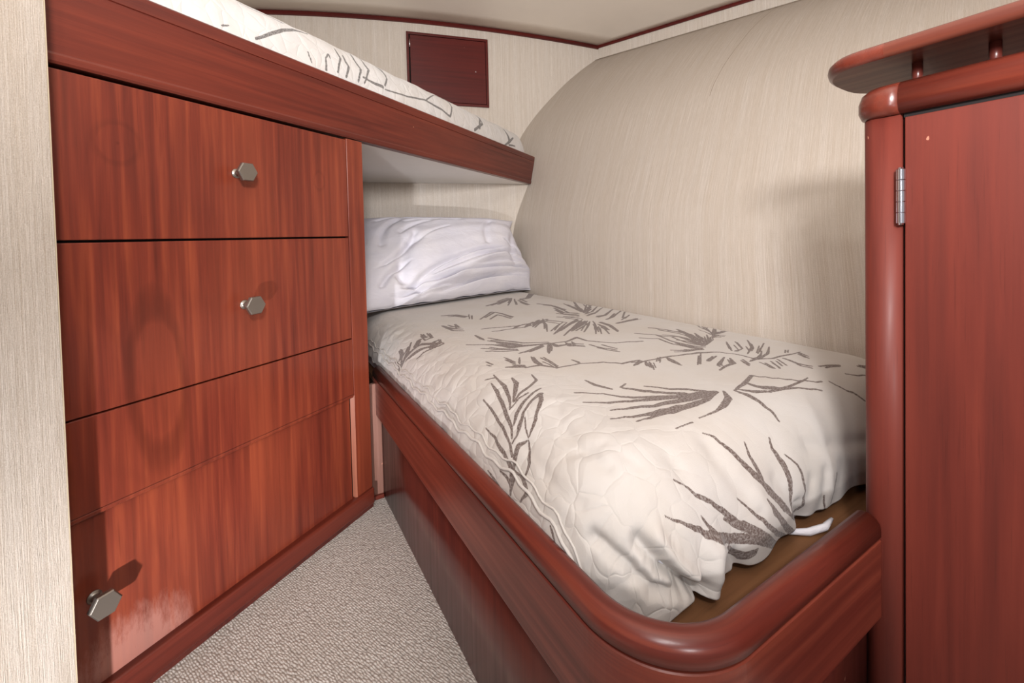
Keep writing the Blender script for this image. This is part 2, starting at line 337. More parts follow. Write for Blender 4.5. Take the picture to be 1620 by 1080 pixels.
LOWER_PRINT=[(640,458,19,649,451,25,655,444,38,655,433,49,658,426,64,661,419,73,664,409,86,667,398,85,670,391,103,676,381,103,679,374,124,688,363,118,691,356,98,697,346,144,703,339,138,712,328,118,721,318,138,727,311,138,739,300,98,748,290,60,763,276,33),
(706,419,20,700,409,30,694,398,52,694,391,62,694,381,82,694,374,73,694,363,64,691,353,64),
(769,409,21,763,402,37,757,391,61,760,384,82,760,374,101,763,367,118,763,356,113,763,342,109,760,332,79,760,321,62,757,307,70,760,293,91,766,276,58),
(778,377,21,787,367,21,796,356,35,799,342,62,796,328,57,799,314,45,796,304,46,802,286,58,799,276,59,793,265,51),
(679,339,22,685,328,73,688,321,124,697,311,97,709,297,111,727,279,106,748,262,113,763,251,81,781,237,39),
(520,412,25,532,402,19,538,395,32,544,384,47,553,377,59,565,367,54,574,356,67,586,346,89,592,339,78,601,332,84,607,325,88,619,321,96,628,314,102,640,307,115,652,300,93,667,290,76,688,272,52,721,248,27),
(622,356,16,631,346,27,637,339,32,643,332,41,649,325,43,658,318,49,667,307,64,679,297,64,700,279,75,736,255,79,760,237,89,772,227,87,787,213,96,796,199,46),
(469,381,14,481,370,23,493,363,32,502,356,46,514,349,72,523,346,71,529,339,86,541,335,100,562,321,118,583,311,128,598,307,136,610,304,132,625,300,128,637,297,127,649,290,103,661,283,85,691,262,63,727,237,43,748,223,24),
(535,360,19,538,353,34,541,346,45,547,339,50,553,332,44),
(580,339,19,595,328,63,604,321,61,613,318,71,625,311,59,637,304,40),
(580,300,55,592,286,87,613,276,151,631,279,103,637,283,32),
(907,314,35,901,300,28,895,290,37,889,279,38,886,265,35),
(865,283,28,865,272,28,868,258,31,865,248,30,862,234,27),
(625,745,41,622,710,104,628,689,98,634,671,57),
(658,668,58,682,678,35),
(658,661,68,667,650,90,673,640,113,679,626,130,688,619,128,694,608,122,703,601,116,709,591,110,718,584,112,727,577,117,736,570,125,742,559,114,760,556,114,775,549,89,793,545,65),
(703,643,51,712,633,51,721,622,63,727,612,76,733,601,90,745,594,91,754,587,101,763,580,106,769,570,111,778,559,96,787,549,81,799,542,66),
(556,696,48,568,689,48,580,678,48,589,668,49,601,661,48,607,650,51,613,640,61,619,629,75,628,622,86,637,612,96,649,605,100,661,598,113,673,591,124,685,584,119,697,577,113,712,570,96,727,566,78,736,559,72,751,556,89,763,552,81,778,549,54,787,542,66),
(538,647,43,547,640,43,559,633,52,568,626,64,577,619,79,592,615,84,607,608,90,619,601,99,631,598,108,643,591,113,655,587,136,667,580,116,682,577,165,691,570,116,706,566,149,715,559,106,730,556,137,742,549,94,757,545,78,778,545,62,793,542,47),
(556,591,42,571,587,51,583,580,60,598,577,99,613,573,89,625,566,129,637,559,105,655,559,126,670,556,157,685,552,177,697,549,162,715,545,171,733,542,150,751,538,103,772,538,73,793,538,53),
(529,563,37,541,559,36,556,556,56,565,549,75,580,545,86,592,542,103,604,538,146,616,535,173,631,535,195,643,531,179,655,528,220,670,528,228,685,524,165,703,524,171,724,524,150,742,524,129,769,531,78,799,538,44),
(559,531,33,574,531,33,586,528,68,601,528,66,616,528,96,628,524,72,640,521,104,658,521,90),
(814,535,37,787,507,133,751,493,116,718,486,40,700,486,35,685,486,20,667,486,16),
(835,524,56,832,510,74,835,500,132,835,486,132,835,472,92,832,458,78,835,447,66,826,426,30),
(835,524,33,862,531,72,886,535,95,949,556,80),
(895,531,91,892,514,118,898,503,157,910,496,142,922,489,148,934,482,91,961,482,55,991,482,44,1015,482,30,1048,486,21),
(847,521,67,853,510,99,862,500,115,880,493,75,895,486,69,916,482,40,940,479,38,961,475,43,976,472,44,988,465,38,1000,458,38,1015,454,39,1027,447,37),
(952,556,61,955,542,56,967,535,53,970,521,53,982,514,53,988,503,53,1000,496,48,1006,486,51,1024,482,39,1036,475,33,1048,468,39,1066,465,33),
(601,482,16,616,482,16,628,482,16,643,482,27),
(478,909,25,472,878,39,466,836,93,457,811,76,448,787,67,439,769,46,427,752,29),
(454,878,20,445,836,79,436,811,72,430,790,81,421,766,75,412,745,83,406,727,64,400,710,53,385,692,28),
(499,857,34,490,822,110,466,790,91,445,766,32),
(412,846,20,406,804,40,400,776,50,394,755,51,391,734,53,385,717,55,376,692,42,370,682,53,361,671,61),
(370,783,18,367,762,30,367,741,49,361,724,60,358,710,73,355,692,74,349,678,60,346,668,85,340,657,128,328,650,138),
(547,846,27,535,808,60,505,787,57,487,780,80,469,776,59,445,762,29),
(514,759,38,490,752,56,472,745,65,454,738,83,439,731,83,427,727,91,415,717,55,406,710,33),
(481,762,52,457,762,47,445,755,30,433,752,30),
(496,734,113,466,724,66,451,717,62,436,713,59,424,703,77,412,696,97,403,689,66,394,685,35,379,685,29),
(496,734,68,478,706,89,463,692,79,448,682,58,436,671,66,424,664,59,406,657,25),
(397,657,34,382,668,92,370,664,100,361,661,100,343,654,48),
(400,654,23,385,636,44,376,629,60,370,622,60,361,619,55,349,619,38,343,615,29),
(430,699,19,415,678,27,403,657,17),
(343,650,22,343,626,45,337,608,73,328,601,73,319,608,46,307,615,21),
(307,731,25,304,710,44,301,696,40,298,678,35,298,650,19),
(325,692,22,325,668,52,319,650,80,304,647,45),
(328,647,108,316,647,66,304,647,31),
(454,909,35,472,892,45),
(316,528,21,310,521,43,304,514,39,298,510,35,292,503,35,286,500,36),
(328,1364,71,355,1361,243,382,1364,179,412,1354,157,442,1343,135,463,1298,119,496,1308,100),
(394,1434,35,385,1403,115,364,1378,92),
(430,1413,57,403,1378,134,376,1368,114),
(451,1385,192,427,1364,98),
(493,1396,34,487,1357,111,463,1354,53,469,1417,32),
(373,1343,62,406,1322,113,436,1301,88,451,1287,101,469,1284,111,487,1277,80),
(352,1410,38,349,1375,68),
(496,1308,60,484,1270,82,457,1270,74),
(835,1151,56,889,1186,76,949,1228,110,997,1256,89,1048,1284,68),
(847,1112,45,898,1154,67,952,1193,98,1045,1270,47),
(910,1151,56,955,1179,84,1000,1207,122,1060,1249,50),
(931,1112,32,1009,1182,74,1063,1235,37),
(946,1070,29,1030,1165,60,1066,1214,36),
(961,1060,29,1015,1126,40),
(982,1046,40,1021,1109,63,1027,1133,71),
(1027,1053,50,1069,1137,96,1081,1200,88),
(1138,1581,83,1099,1445,149,1120,1420,120,1135,1389,99),
(1069,1452,100,1081,1417,99,1093,1382,97,1105,1354,107),
(1246,1665,50,1210,1529,159,1171,1413,79),
(1024,1385,96,1039,1364,95,1054,1340,105,1090,1333,95),
(1387,1812,49,1225,1511,120,1186,1427,61),
(1303,1581,51,1246,1462,72,1165,1392,57),
(1330,1546,41,1228,1452,72,1165,1392,52),
(1309,1441,39,1189,1350,86,1129,1329,96),
(1327,1385,39,1195,1298,83,1147,1291,95),
(1327,1333,38,1267,1298,62,1195,1252,97,1141,1231,84),
(1276,1242,54,1210,1203,81),
(1246,1154,34,1198,1158,90,1159,1154,88,1123,1151,87),
(676,1364,85,706,1361,85,736,1354,86,757,1347,86,781,1343,87,802,1336,87,835,1340,88,868,1340,89,916,1357,91,964,1371,93),
(811,1294,51,844,1326,114,868,1340,75),
(841,1287,51,898,1340,105,922,1354,91),
(838,1193,30,898,1284,87,934,1357,62),
(784,1319,66,820,1343,72),
(835,1151,42,913,1217,75,985,1273,37,976,1301,90,964,1326,91,955,1357,92),
(1147,1742,115,1156,1697,113,1168,1658,112,1153,1578,107,1135,1497,112),
(541,1196,73,556,1182,73,571,1172,73,586,1161,73,601,1151,81,613,1130,142,625,1112,202,634,1088,261,661,1084,223,685,1077,185,703,1070,150,724,1067,115,742,1056,80),
(616,1200,75,628,1179,104,640,1158,164,652,1137,136,664,1119,108,673,1095,80),
(556,1126,70,571,1112,70,583,1095,98,598,1084,128,616,1070,102,634,1060,77),
(619,1018,65,649,1025,71,679,1035,109,727,1060,52),
(685,969,29,715,1007,126,748,1056,79),
(754,1049,52,751,1021,183,775,1021,119,799,1018,72),
(799,1042,43,787,1004,172,802,993,118,817,979,70),
(742,1056,72,766,1056,73,787,1053,77,811,1049,82,865,1070,113,865,1021,82,877,1004,73,886,986,73,901,965,72,916,948,72,937,941,72,958,934,72,973,923,72,994,916,72),
(841,979,71,841,951,70,844,927,69,853,909,68,859,888,67),
(613,1287,64,610,1235,133),
(505,997,39,508,972,49),
(526,930,66,541,923,122,556,916,178,565,906,111),
(565,1007,55,565,955,75),
(592,976,24,571,941,52),
(631,965,38,613,927,141,610,899,101),
(565,899,59,586,899,83,607,895,112,616,874,88,628,853,66,646,853,61,661,850,61,679,850,60,697,850,61,709,843,61,724,836,61,736,829,61,751,825,61,760,811,61,772,801,75,781,787,89,811,787,73,838,783,53),
(796,762,39,823,769,116,838,776,44),
(844,769,34,823,745,71),
(847,759,29,823,727,48),
(904,773,23,874,752,34),
(643,948,48,640,906,41,631,860,38),
(700,888,47,703,864,52),
(922,1823,113,979,1865,116,1039,1914,120,1102,1963,123),
(988,1837,109,1045,1893,111,1111,1963,123),
(1012,1784,51,1105,1931,52),
(1054,1781,44,1117,1921,46),
(1102,1742,102,1126,1886,117),
(1321,2040,131,1399,2267,142,1219,1980,126,1174,1959,125),
(658,1690,148,697,1679,186,712,1648,166,727,1616,146),
(727,1553,35,760,1627,68),
(583,1501,103,586,1448,224,601,1424,151,619,1406,85),
(634,1501,60,619,1441,135),
(751,1529,62,805,1588,68,865,1655,104,883,1599,102,880,1543,99,883,1501,97),
(1348,997,72,1297,937,37,1282,906,42,1252,857,73),
(1330,948,31,1348,934,61,1399,955,37),
(1330,906,32,1276,867,51),
(1282,860,68,1246,850,45),
(1327,853,33,1282,850,131,1240,843,28),
(1258,818,28,1249,832,42,1225,839,75),
(1153,1032,82,1165,1014,82,1171,993,81,1177,972,85,1177,941,79,1180,913,73,1153,867,65,1126,822,81,1111,790,55),
(1108,934,76,1120,913,80,1126,888,106,1117,857,103,1108,825,101,1093,783,61),
(1210,962,81,1198,930,94,1180,895,99,1156,857,90,1132,822,78,1102,787,35),
(1207,892,50,1168,843,105,1120,794,33),
(1219,857,30,1168,815,76,1108,783,27),
(1057,1004,78,1069,986,78,1081,969,77,1093,951,77,1078,909,64,1063,867,76,1063,843,75,1066,822,74,1069,801,73,1078,773,68),
(1054,843,71,1054,822,98,1054,801,145,1057,780,101,1069,766,67),
(982,801,67,997,787,82,1015,776,117,1036,769,88,1057,762,67),
(1201,832,29,1159,801,56,1105,780,32),
(808,780,64,829,769,61,856,769,57,880,766,62,907,766,81,934,762,78,955,755,65,979,752,83,997,745,98,1021,741,114,1036,731,99,1054,724,84,1069,713,69,1075,696,64,1084,682,64,1087,664,63,1084,640,62,1081,619,64,1102,612,64,1120,601,64,1153,601,66,1180,598,76,1207,594,54,1243,594,24),
(796,759,29,829,776,88),
(844,769,40,820,741,82),
(844,752,22,817,724,24),
(916,766,50,907,741,131,898,710,63),
(1018,734,25,937,678,54),
(1030,696,36,976,682,103),
(1036,678,33,973,650,108,967,640,66),
(1039,664,40,1006,633,108,967,629,45,928,619,25),
(1042,636,44,1021,605,74),
(1186,769,28,1123,717,77),
(1207,755,34,1150,699,35,1114,692,41),
(1252,745,26,1186,692,88,1126,668,25),
(1252,696,32,1153,654,34),
(1228,668,25,1156,633,75,1102,622,82,1060,622,45),
(1231,626,26,1201,612,33),
(1144,587,58,1135,566,68,1126,545,82,1129,531,61,1132,517,57),
(1228,594,45,1210,573,45,1195,552,43),
(1093,591,37,1063,556,37),
(1123,591,42,1096,559,42),
(1063,601,42,1054,580,45,1042,559,48),
(1147,507,49,1177,500,72,1207,489,42),
(1261,468,62,1279,454,103),
(1087,458,46,1090,447,40,1096,437,42,1102,426,46,1114,419,56,1120,409,48,1126,398,43,1135,388,31),
(1171,461,35,1183,454,28,1198,447,34,1219,444,27,1237,437,33),
(385,1441,33,379,1417,55,367,1396,58),
(391,1441,34,382,1413,63,361,1399,74),
(421,1399,45,403,1375,57,382,1364,73),
(412,1403,58,394,1389,74,379,1389,76),
(448,1368,87,427,1347,57),
(445,1382,108,424,1368,65),
(499,1410,34,493,1375,53,475,1375,56,481,1424,33),
(493,1420,35,490,1392,48,472,1385,56,475,1431,33),
(400,1280,65,424,1277,70,448,1266,74,472,1256,74,487,1256,74),
(388,1326,62,418,1308,64,445,1291,62,475,1273,75,490,1266,75),
(352,1403,30,352,1375,30),
(349,1427,30,349,1392,34),
(475,1298,29,469,1277,50,451,1277,72),
(496,1319,29,484,1277,42,460,1277,75),
(880,1182,52,928,1217,53,979,1252,62,1063,1305,71),
(886,1179,55,967,1235,60,1033,1270,63),
(946,1186,45,1012,1238,44,1072,1287,42),
(910,1151,44,982,1207,47,1042,1256,42),
(970,1200,60,1021,1231,63,1057,1256,53),
(925,1147,61,997,1189,62,1042,1217,58),
(940,1137,35,1015,1203,38,1066,1252,35),
(937,1119,35,1000,1172,35,1039,1210,33),
(988,1123,32,1054,1200,33,1078,1235,36),
(967,1095,30,1021,1161,31,1039,1189,39),
(973,1088,31,1024,1151,34),
(979,1084,30,1030,1151,34),
(1018,1105,45,1039,1144,50,1045,1161,74),
(1018,1095,43,1042,1133,46,1048,1151,69),
(1021,1088,51,1048,1140,63,1054,1179,86),
(1039,1063,50,1081,1144,72,1090,1203,89),
(1138,1508,83,1117,1434,100,1138,1403,100),
(1111,1529,85,1078,1413,98,1093,1389,98,1111,1368,97),
(1081,1431,99,1096,1403,99,1111,1378,98),
(1051,1375,96,1066,1354,95,1081,1333,95),
(1240,1627,107,1210,1508,106,1177,1403,81),
(1240,1609,46,1204,1490,81,1171,1396,74),
(1078,1406,98,1093,1371,97,1114,1364,97),
(1033,1340,94,1051,1308,93,1075,1301,93),
(1249,1574,93,1216,1480,105,1183,1410,60),
(1231,1532,76,1204,1462,104,1177,1406,55),
(1330,1592,46,1276,1483,49,1198,1417,61),
(1330,1620,114,1378,1648,43,1195,1424,53),
(1249,1448,95,1198,1403,54,1165,1375,49),
(1372,1606,74,1213,1427,64,1162,1385,59),
(1327,1497,40,1213,1392,101,1150,1364,93),
(1315,1445,39,1210,1364,81,1156,1350,98),
(1327,1385,39,1198,1294,68,1150,1284,94),
(1327,1385,72,1201,1301,81,1159,1301,95),
(1252,1301,62,1171,1245,58,1141,1231,74),
(1327,1336,63,1192,1249,63,1144,1231,82),
(1399,1378,61,1213,1217,57),
(1237,1224,53,1180,1189,51),
(1240,1165,34,1195,1165,90,1162,1161,89,1132,1158,88),
(1243,1172,92,1192,1168,90,1156,1161,89,1120,1154,87),
(691,1364,85,718,1357,86,745,1350,86,775,1343,87,805,1336,87,838,1343,88,868,1343,89,910,1357,91,952,1368,93),
(688,1305,82,712,1301,83,742,1305,84,772,1305,85,802,1301,85,832,1308,87,862,1315,88,904,1333,90,946,1347,92),
(850,1329,59,871,1347,66,889,1357,77),
(823,1301,59,841,1315,59,856,1326,73),
(868,1326,46,913,1368,59,931,1378,83),
(841,1273,48,886,1315,54,904,1326,67),
(856,1235,31,901,1301,41,928,1357,41),
(883,1270,32,925,1333,42,955,1389,42),
(775,1308,72,808,1329,76),
(796,1322,71,820,1336,78),
(853,1193,47,904,1235,52,949,1270,33,943,1301,89,934,1329,90),
(871,1196,43,931,1252,45,982,1291,39,970,1322,91,955,1347,92),
(1144,1679,112,1171,1630,110,1159,1564,107,1150,1508,105),
(1147,1735,114,1159,1704,113,1171,1672,112,1162,1606,109,1150,1539,106),
(589,1154,72,604,1144,72,622,1137,72,637,1123,72,652,1102,83,664,1077,126,685,1077,108,706,1074,89,730,1067,72,754,1063,73),
(628,1200,76,643,1189,75,655,1172,75,667,1158,75,679,1137,86,688,1112,130,703,1102,110,718,1095,91,739,1084,73,757,1074,73),
(625,1158,73,640,1130,77,655,1116,72,664,1091,71),
(634,1231,77,643,1210,77,652,1186,81,661,1165,75,670,1144,74,679,1123,73),
(553,1091,68,568,1084,68,580,1070,68,595,1060,68,613,1053,68,631,1046,68),
(583,1123,71,595,1098,70,610,1081,69,634,1056,69),
(652,1014,67,691,1028,55,718,1042,48),
(637,1018,65,661,1025,68,688,1035,57,721,1049,54),
(688,979,25,712,1011,60,733,1042,37),
(706,986,25,727,1014,60,748,1046,39),
(757,1053,48,751,1021,88,772,1018,71,793,1014,71),
(760,1049,55,757,1021,88,778,1021,71,802,1025,72),
(820,1039,47,811,1014,89,829,997,72),
(808,1021,42,799,993,88,814,972,70),
(868,955,71,868,923,69,871,899,68),
(835,937,69,841,899,67,853,871,66),
(613,1284,51,610,1249,62),
(610,1245,56,610,1217,64),
(496,976,39,499,962,44),
(505,990,50,508,969,50),
(547,927,60,565,920,86,571,916,60),
(550,937,61,565,923,86,571,920,61),
(556,986,45,556,944,45),
(559,983,45,559,941,45),
(586,962,24,568,934,25),
(598,983,24,577,948,25),
(628,972,27,613,937,72,613,916,44),
(622,951,26,607,920,67,604,895,44),
(817,773,51,832,776,54,835,776,29),
(793,759,40,811,762,51,820,769,26),
(832,748,23,820,734,33),
(832,755,22,817,738,33),
(850,748,24,823,717,21),
(835,748,26,814,720,23),
(895,773,23,865,752,23),
(889,759,23,865,741,22),
(652,948,45,646,906,41,637,864,34),
(628,916,49,628,888,41,622,850,37),
(700,874,48,697,850,48),
(700,878,52,700,857,52),
(1018,1900,118,1069,1935,121,1126,1980,124),
(949,1826,114,997,1868,117,1048,1914,120,1102,1963,123),
(1030,1928,120,1135,2033,127),
(1027,1900,119,1084,1956,122,1144,2015,126),
(1051,1858,53,1138,1998,55),
(1060,1858,48,1141,1998,51),
(1096,1872,45,1141,1970,46),
(1060,1784,44,1102,1875,46),
(1138,1833,103,1162,1949,95),
(1090,1739,97,1108,1837,108),
(1381,2201,139,1216,1952,125,1165,1924,123),
(1399,2246,141,1198,1945,124,1132,1907,121),
(685,1690,101,715,1679,101,736,1623,99),
(673,1655,99,700,1651,99,718,1606,98),
(736,1602,36,760,1655,37),
(721,1564,36,742,1609,36),
(607,1504,66,607,1469,109,625,1438,87),
(580,1441,77,583,1403,105,610,1378,84),
(631,1501,41,616,1445,68),
(616,1459,35,604,1420,62),
(784,1550,72,874,1641,103,880,1581,101,874,1494,91),
(784,1508,69,853,1578,100,859,1536,98,859,1476,95),
(1261,916,30,1249,881,34,1234,853,66),
(1354,983,41,1279,902,32,1390,962,32),
(1327,944,31,1345,930,31,1378,937,33),
(1330,948,40,1276,888,44,1237,850,40),
(1363,923,31,1261,853,28),
(1327,888,30,1381,937,31,1240,853,45),
(1330,881,30,1384,934,38,1231,843,76),
(1318,874,55,1375,930,36,1246,857,38),
(1330,864,61,1288,857,29,1252,850,39),
(1243,815,75,1237,829,75,1213,832,75),
(1225,815,74,1216,822,74,1201,825,74),
(1156,993,81,1159,965,79,1162,937,78,1162,913,77,1156,885,63,1132,846,45,1108,811,48,1093,783,49),
(1174,969,80,1177,948,79,1183,927,78,1183,888,67,1141,825,58,1129,804,53),
(1117,899,75,1129,867,74,1114,822,71,1105,794,61),
(1087,864,73,1099,839,72,1096,808,70,1090,783,69),
(1156,888,76,1144,850,59,1114,801,48,1099,780,45),
(1195,944,74,1171,888,66,1144,850,45,1123,818,42,1102,790,38),
(1177,846,47,1156,818,47,1126,790,31),
(1180,867,51,1153,829,50,1117,790,32),
(1156,818,27,1132,797,35,1096,776,26),
(1192,846,28,1159,818,36,1114,794,26),
(1090,941,76,1096,920,75,1108,902,75,1096,874,56,1090,850,72,1084,822,70,1087,801,69,1093,780,69),
(1021,951,75,1030,934,74,1042,920,74,1057,909,74,1045,871,72,1039,839,70,1045,822,69,1045,801,68,1045,780,67,1060,759,67),
(1048,822,69,1051,790,69,1066,766,67),
(1066,822,70,1066,790,69,1084,769,68),
(976,783,66,994,773,66,1015,766,66,1039,762,65,1057,755,66),
(1018,783,67,1033,766,66,1057,759,67),
(1216,836,28,1174,804,27,1126,787,37),
(1162,811,27,1141,794,27,1108,780,30),
(802,759,26,820,769,43),
(793,759,28,820,773,45),
(832,759,25,820,745,39),
(832,748,26,817,731,35),
(838,755,23,814,727,22),
(832,734,23,808,710,23),
(901,745,49,895,724,68,892,699,59),
(913,762,40,904,741,63,901,720,58),
(994,724,23,928,678,26),
(1000,724,23,937,678,26),
(1018,699,35,985,689,53),
(1015,696,36,982,689,53),
(997,661,25,964,647,51,958,640,33),
(1003,664,22,961,647,51,955,636,34),
(1024,661,27,994,633,52,958,629,35,931,622,25),
(1024,661,28,1000,636,52,967,633,32,934,622,28),
(1033,626,40,1015,601,33),
(1054,640,39,1030,608,39),
(1153,741,27,1108,703,37),
(1171,759,30,1129,724,38),
(1168,734,34,1132,699,24,1111,696,41),
(1204,748,32,1153,699,25,1123,696,41),
(1180,706,30,1144,675,41,1111,661,24),
(1219,713,29,1180,685,42,1147,671,25),
(1216,689,25,1141,654,24),
(1198,675,25,1135,647,24),
(1165,654,24,1117,629,35,1078,619,34,1051,619,41),
(1171,657,24,1138,640,37,1102,629,35,1078,629,45),
(1237,622,24,1207,608,24),
(1237,622,24,1213,612,24),
(1144,584,61,1138,566,60,1129,549,59,1129,535,58,1126,521,57),
(1135,563,48,1114,531,57,1117,510,56),
(1231,591,58,1213,563,51),
(1213,584,54,1195,559,48),
(1081,580,35,1060,552,35),
(1078,573,33,1054,549,35),
(1105,584,37,1078,556,40),
(1108,573,45,1090,552,37),
(1069,591,39,1045,556,39),
(1060,587,45,1042,563,39),
(1162,496,47,1183,493,41,1201,486,39),
(1153,496,47,1174,493,41,1195,486,42),
(1264,461,58,1267,451,58),
(1252,468,51,1264,454,58)]
UPPER_PRINT=[(-732,1130,21,-750,1130,22,-770,1130,25,-786,1130,27,-802,1130,29,-818,1130,32,-840,1130,34,-862,1128,34),
(-740,1038,38,-762,1048,48,-784,1060,59,-806,1072,65,-832,1086,72,-858,1100,74,-888,1116,75,-920,1128,53,-944,1130,28),
(-992,1070,43,-990,1080,29,-972,1064,34,-966,1036,66),
(-1036,1116,43,-1034,1096,74,-1038,1082,57,-1022,1060,47,-1010,1040,46),
(-1058,1098,51,-1058,1080,80,-1066,1068,73,-1046,1038,52),
(-1116,1130,52,-1112,1106,72,-1116,1090,94,-1124,1078,74,-1110,1058,51,-1100,1040,55),
(-1162,1130,52,-1162,1106,87,-1170,1090,62,-1144,1062,41,-1128,1042,38),
(-1124,1056,37,-1154,1054,51,-1186,1052,65,-1220,1052,79),
(-1236,1130,36,-1264,1130,65,-1258,1104,83,-1258,1086,54,-1234,1060,54),
(-1242,1130,39,-1252,1116,69,-1262,1102,92),
(-1230,1048,29,-1262,1050,30,-1298,1052,32,-1332,1054,35,-1374,1058,38,-1420,1064,42,-1468,1070,47,-1510,1068,62,-1552,1066,68,-1594,1062,75,-1652,1050,66,-1698,1094,56,-1696,1120,94,-1670,1130,37,-1594,1126,35,-1482,1070,33),
(-1972,1128,123,-1976,1082,86,-1862,1038,91),
(-1988,1118,63,-1922,1056,129),
(-2266,1112,144,-2266,1058,252),
(-2344,1080,66,-2258,1048,106,-2198,1028,45),
(-2340,1042,48,-2254,1036,63),
(-906,1060,33,-910,1048,32,-914,1038,30),
(-654,1036,19,-674,1042,20)]
CREASES=[(15,(409,381,79,412,370,70,415,363,70,415,356,67,421,346,79,421,339,67,427,328,59,433,321,66,442,314,64,448,307,59,460,297,59,469,290,60,490,279,62,514,272,61)),
(16,(436,325,54,439,318,42,448,307,47,457,297,45,469,286,54,484,276,52,508,262,47)),
(13,(355,437,62,358,426,64,361,416,62,361,409,79,364,398,68,367,391,62,370,381,67,373,374,62,376,363,79,376,356,84,379,349,67,385,339,84,388,332,76,391,321,66,400,314,69,412,307,60,421,300,70,433,293,71,448,286,62,460,279,62)),
(-10,(439,367,101,442,360,87,445,353,87,448,346,83,451,339,78,454,332,98,460,321,85,466,314,85,475,304,77,487,293,77)),
(-10,(547,314,123,538,311,160,535,304,128,532,297,128,532,286,112,529,279,100,526,269,104,526,258,104)),
(12,(592,283,57,601,269,61,607,262,61,613,251,57,625,237,68,637,223,68)),
(11,(781,293,90,787,279,89,802,258,109,802,244,165,805,227,150)),
(-6,(664,342,159,670,335,137,676,328,138,688,318,143,697,307,142,712,293,146,733,276,125,748,262,130,760,248,137,772,237,148,784,223,137)),
(5,(826,321,95,820,314,90,814,304,109,808,297,120,805,286,134,802,276,125,799,265,112,796,255,125,793,244,145)),
(5,(874,321,85,871,311,92,865,300,101,862,290,88,859,279,107,856,269,107,850,258,110,847,248,122,841,237,127)),
(5,(934,314,160,925,307,142,919,297,142,907,290,157,904,279,150,901,269,157,895,258,152,886,248,122,880,237,122)),
(4,(730,349,91,739,339,88,745,328,68,754,318,80,760,307,80,769,297,88,775,286,103,781,272,89,793,255,104)),
(5,(631,440,144,628,430,136,628,423,150,625,416,150,625,409,150,625,402,150,628,395,150,628,388,152,628,381,150,631,374,152,634,367,145,637,360,145,640,353,145,643,346,128,649,339,145,652,332,114)),
(4,(541,444,120,541,437,150,541,430,112,541,423,112,538,412,125,541,409,125,541,402,125,541,395,150,541,388,125,541,381,125,541,374,125,541,367,125,541,360,125,541,353,125,541,346,125,541,339,126,544,332,150)),
(4,(856,374,104,874,370,105,892,367,106,910,360,107,931,356,108,955,349,119,979,342,111,1000,342,112,1021,339,113,1042,335,114)),
(4,(490,671,100,478,650,101,469,629,93,460,612,93,451,594,92,445,580,86,442,563,95,442,552,83,439,538,99,439,524,81,439,514,79,436,500,78,436,489,77,439,479,80)),
(3,(418,552,72,424,545,80,433,538,74,439,531,83,448,528,83,454,521,83,463,517,76,472,514,91,472,500,75,472,489,60,472,479,77,475,468,62,478,461,77,478,451,77)),
(3,(391,657,110,388,643,90,385,629,89,382,615,91,379,605,87,379,591,91,376,580,83,373,570,82,370,559,88,370,545,80,370,535,80,370,524,80,370,510,80,370,500,80,370,489,75,373,479,74))]

WV = wood('mahogany_upright_grain', 'z', dark=(70,27,20), mid=(108,45,32), light=(146,70,45), figure=.35, scuff=(-.22,0,.06,.17), ovals=[(-.165,.62,.030,.12,3.4,.42,3.6),(-.215,1.10,.022,.024,3.2,.5,2.8),(.258,1.075,.014,.022,3.5,.42,2.6)])
WX = wood('mahogany_long_grain', 'x', dark=(62,23,18), mid=(94,37,27), light=(122,54,38), figure=.35)
WU = wood('mahogany_rail_grain', 'x', dark=(66,24,19), mid=(94,37,28), light=(134,64,46), figure=.5, rough=.30, coat=.5, kind='UV')
WD = wood('dark_mahogany', 'z', dark=(54,22,18), mid=(76,31,26), light=(98,44,34), figure=.3, rough=.3)
WL = wood('locker_mahogany', 'z', dark=(70,27,22), mid=(94,38,30), light=(112,49,38), figure=.25, rough=.45, coat=.05)
WP = wood('pale_plywood', 'x', dark=(70,44,28), mid=(100,66,42), light=(124,86,56), figure=.3, rough=.6, coat=0)
WB = wood('darker_end_block', 'x', dark=(58,21,15), mid=(92,38,28), light=(112,50,36), figure=.4, rough=.25, coat=.8)  # darker wood of the corner block and board end
WH = wood('hatch_mahogany', 'x', dark=(62,16,15), mid=(86,26,23), light=(104,33,28), figure=.1, rough=.35)
WEDGE = wood('light_edge_mahogany', 'z', dark=(96,48,34), mid=(134,74,54), light=(168,106,80), figure=.2, rough=.28)
WPINK = wood('filler_mahogany', 'z', dark=(92,58,48), mid=(128,90,78), light=(158,118,106), figure=.2, rough=.25)
DARK = plain('dark_gap', (16,8,7), .9)
NICKEL = plain('brushed_nickel', (150,142,134), .36, .85, .5, .4)
CHROME = plain('polished_chrome', (214,212,220), .12, 1.0)
PAINT = plain('cream_paint', (240,236,232), .45, 0, .4, .12)
CEIL = plain('ceiling_vinyl', (244,236,225), .42, 0, .4, .10)
WALLC = cloth_wall('grasscloth_bulkhead', (222,213,203), su=(260,260,2.0), warm=(212,200,186))
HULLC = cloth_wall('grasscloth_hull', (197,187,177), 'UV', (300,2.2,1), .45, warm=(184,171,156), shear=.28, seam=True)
PARTC = cloth_wall('grasscloth_partition', (188,177,166), su=(520,520,4), strength=.8, warm=(170,157,143))

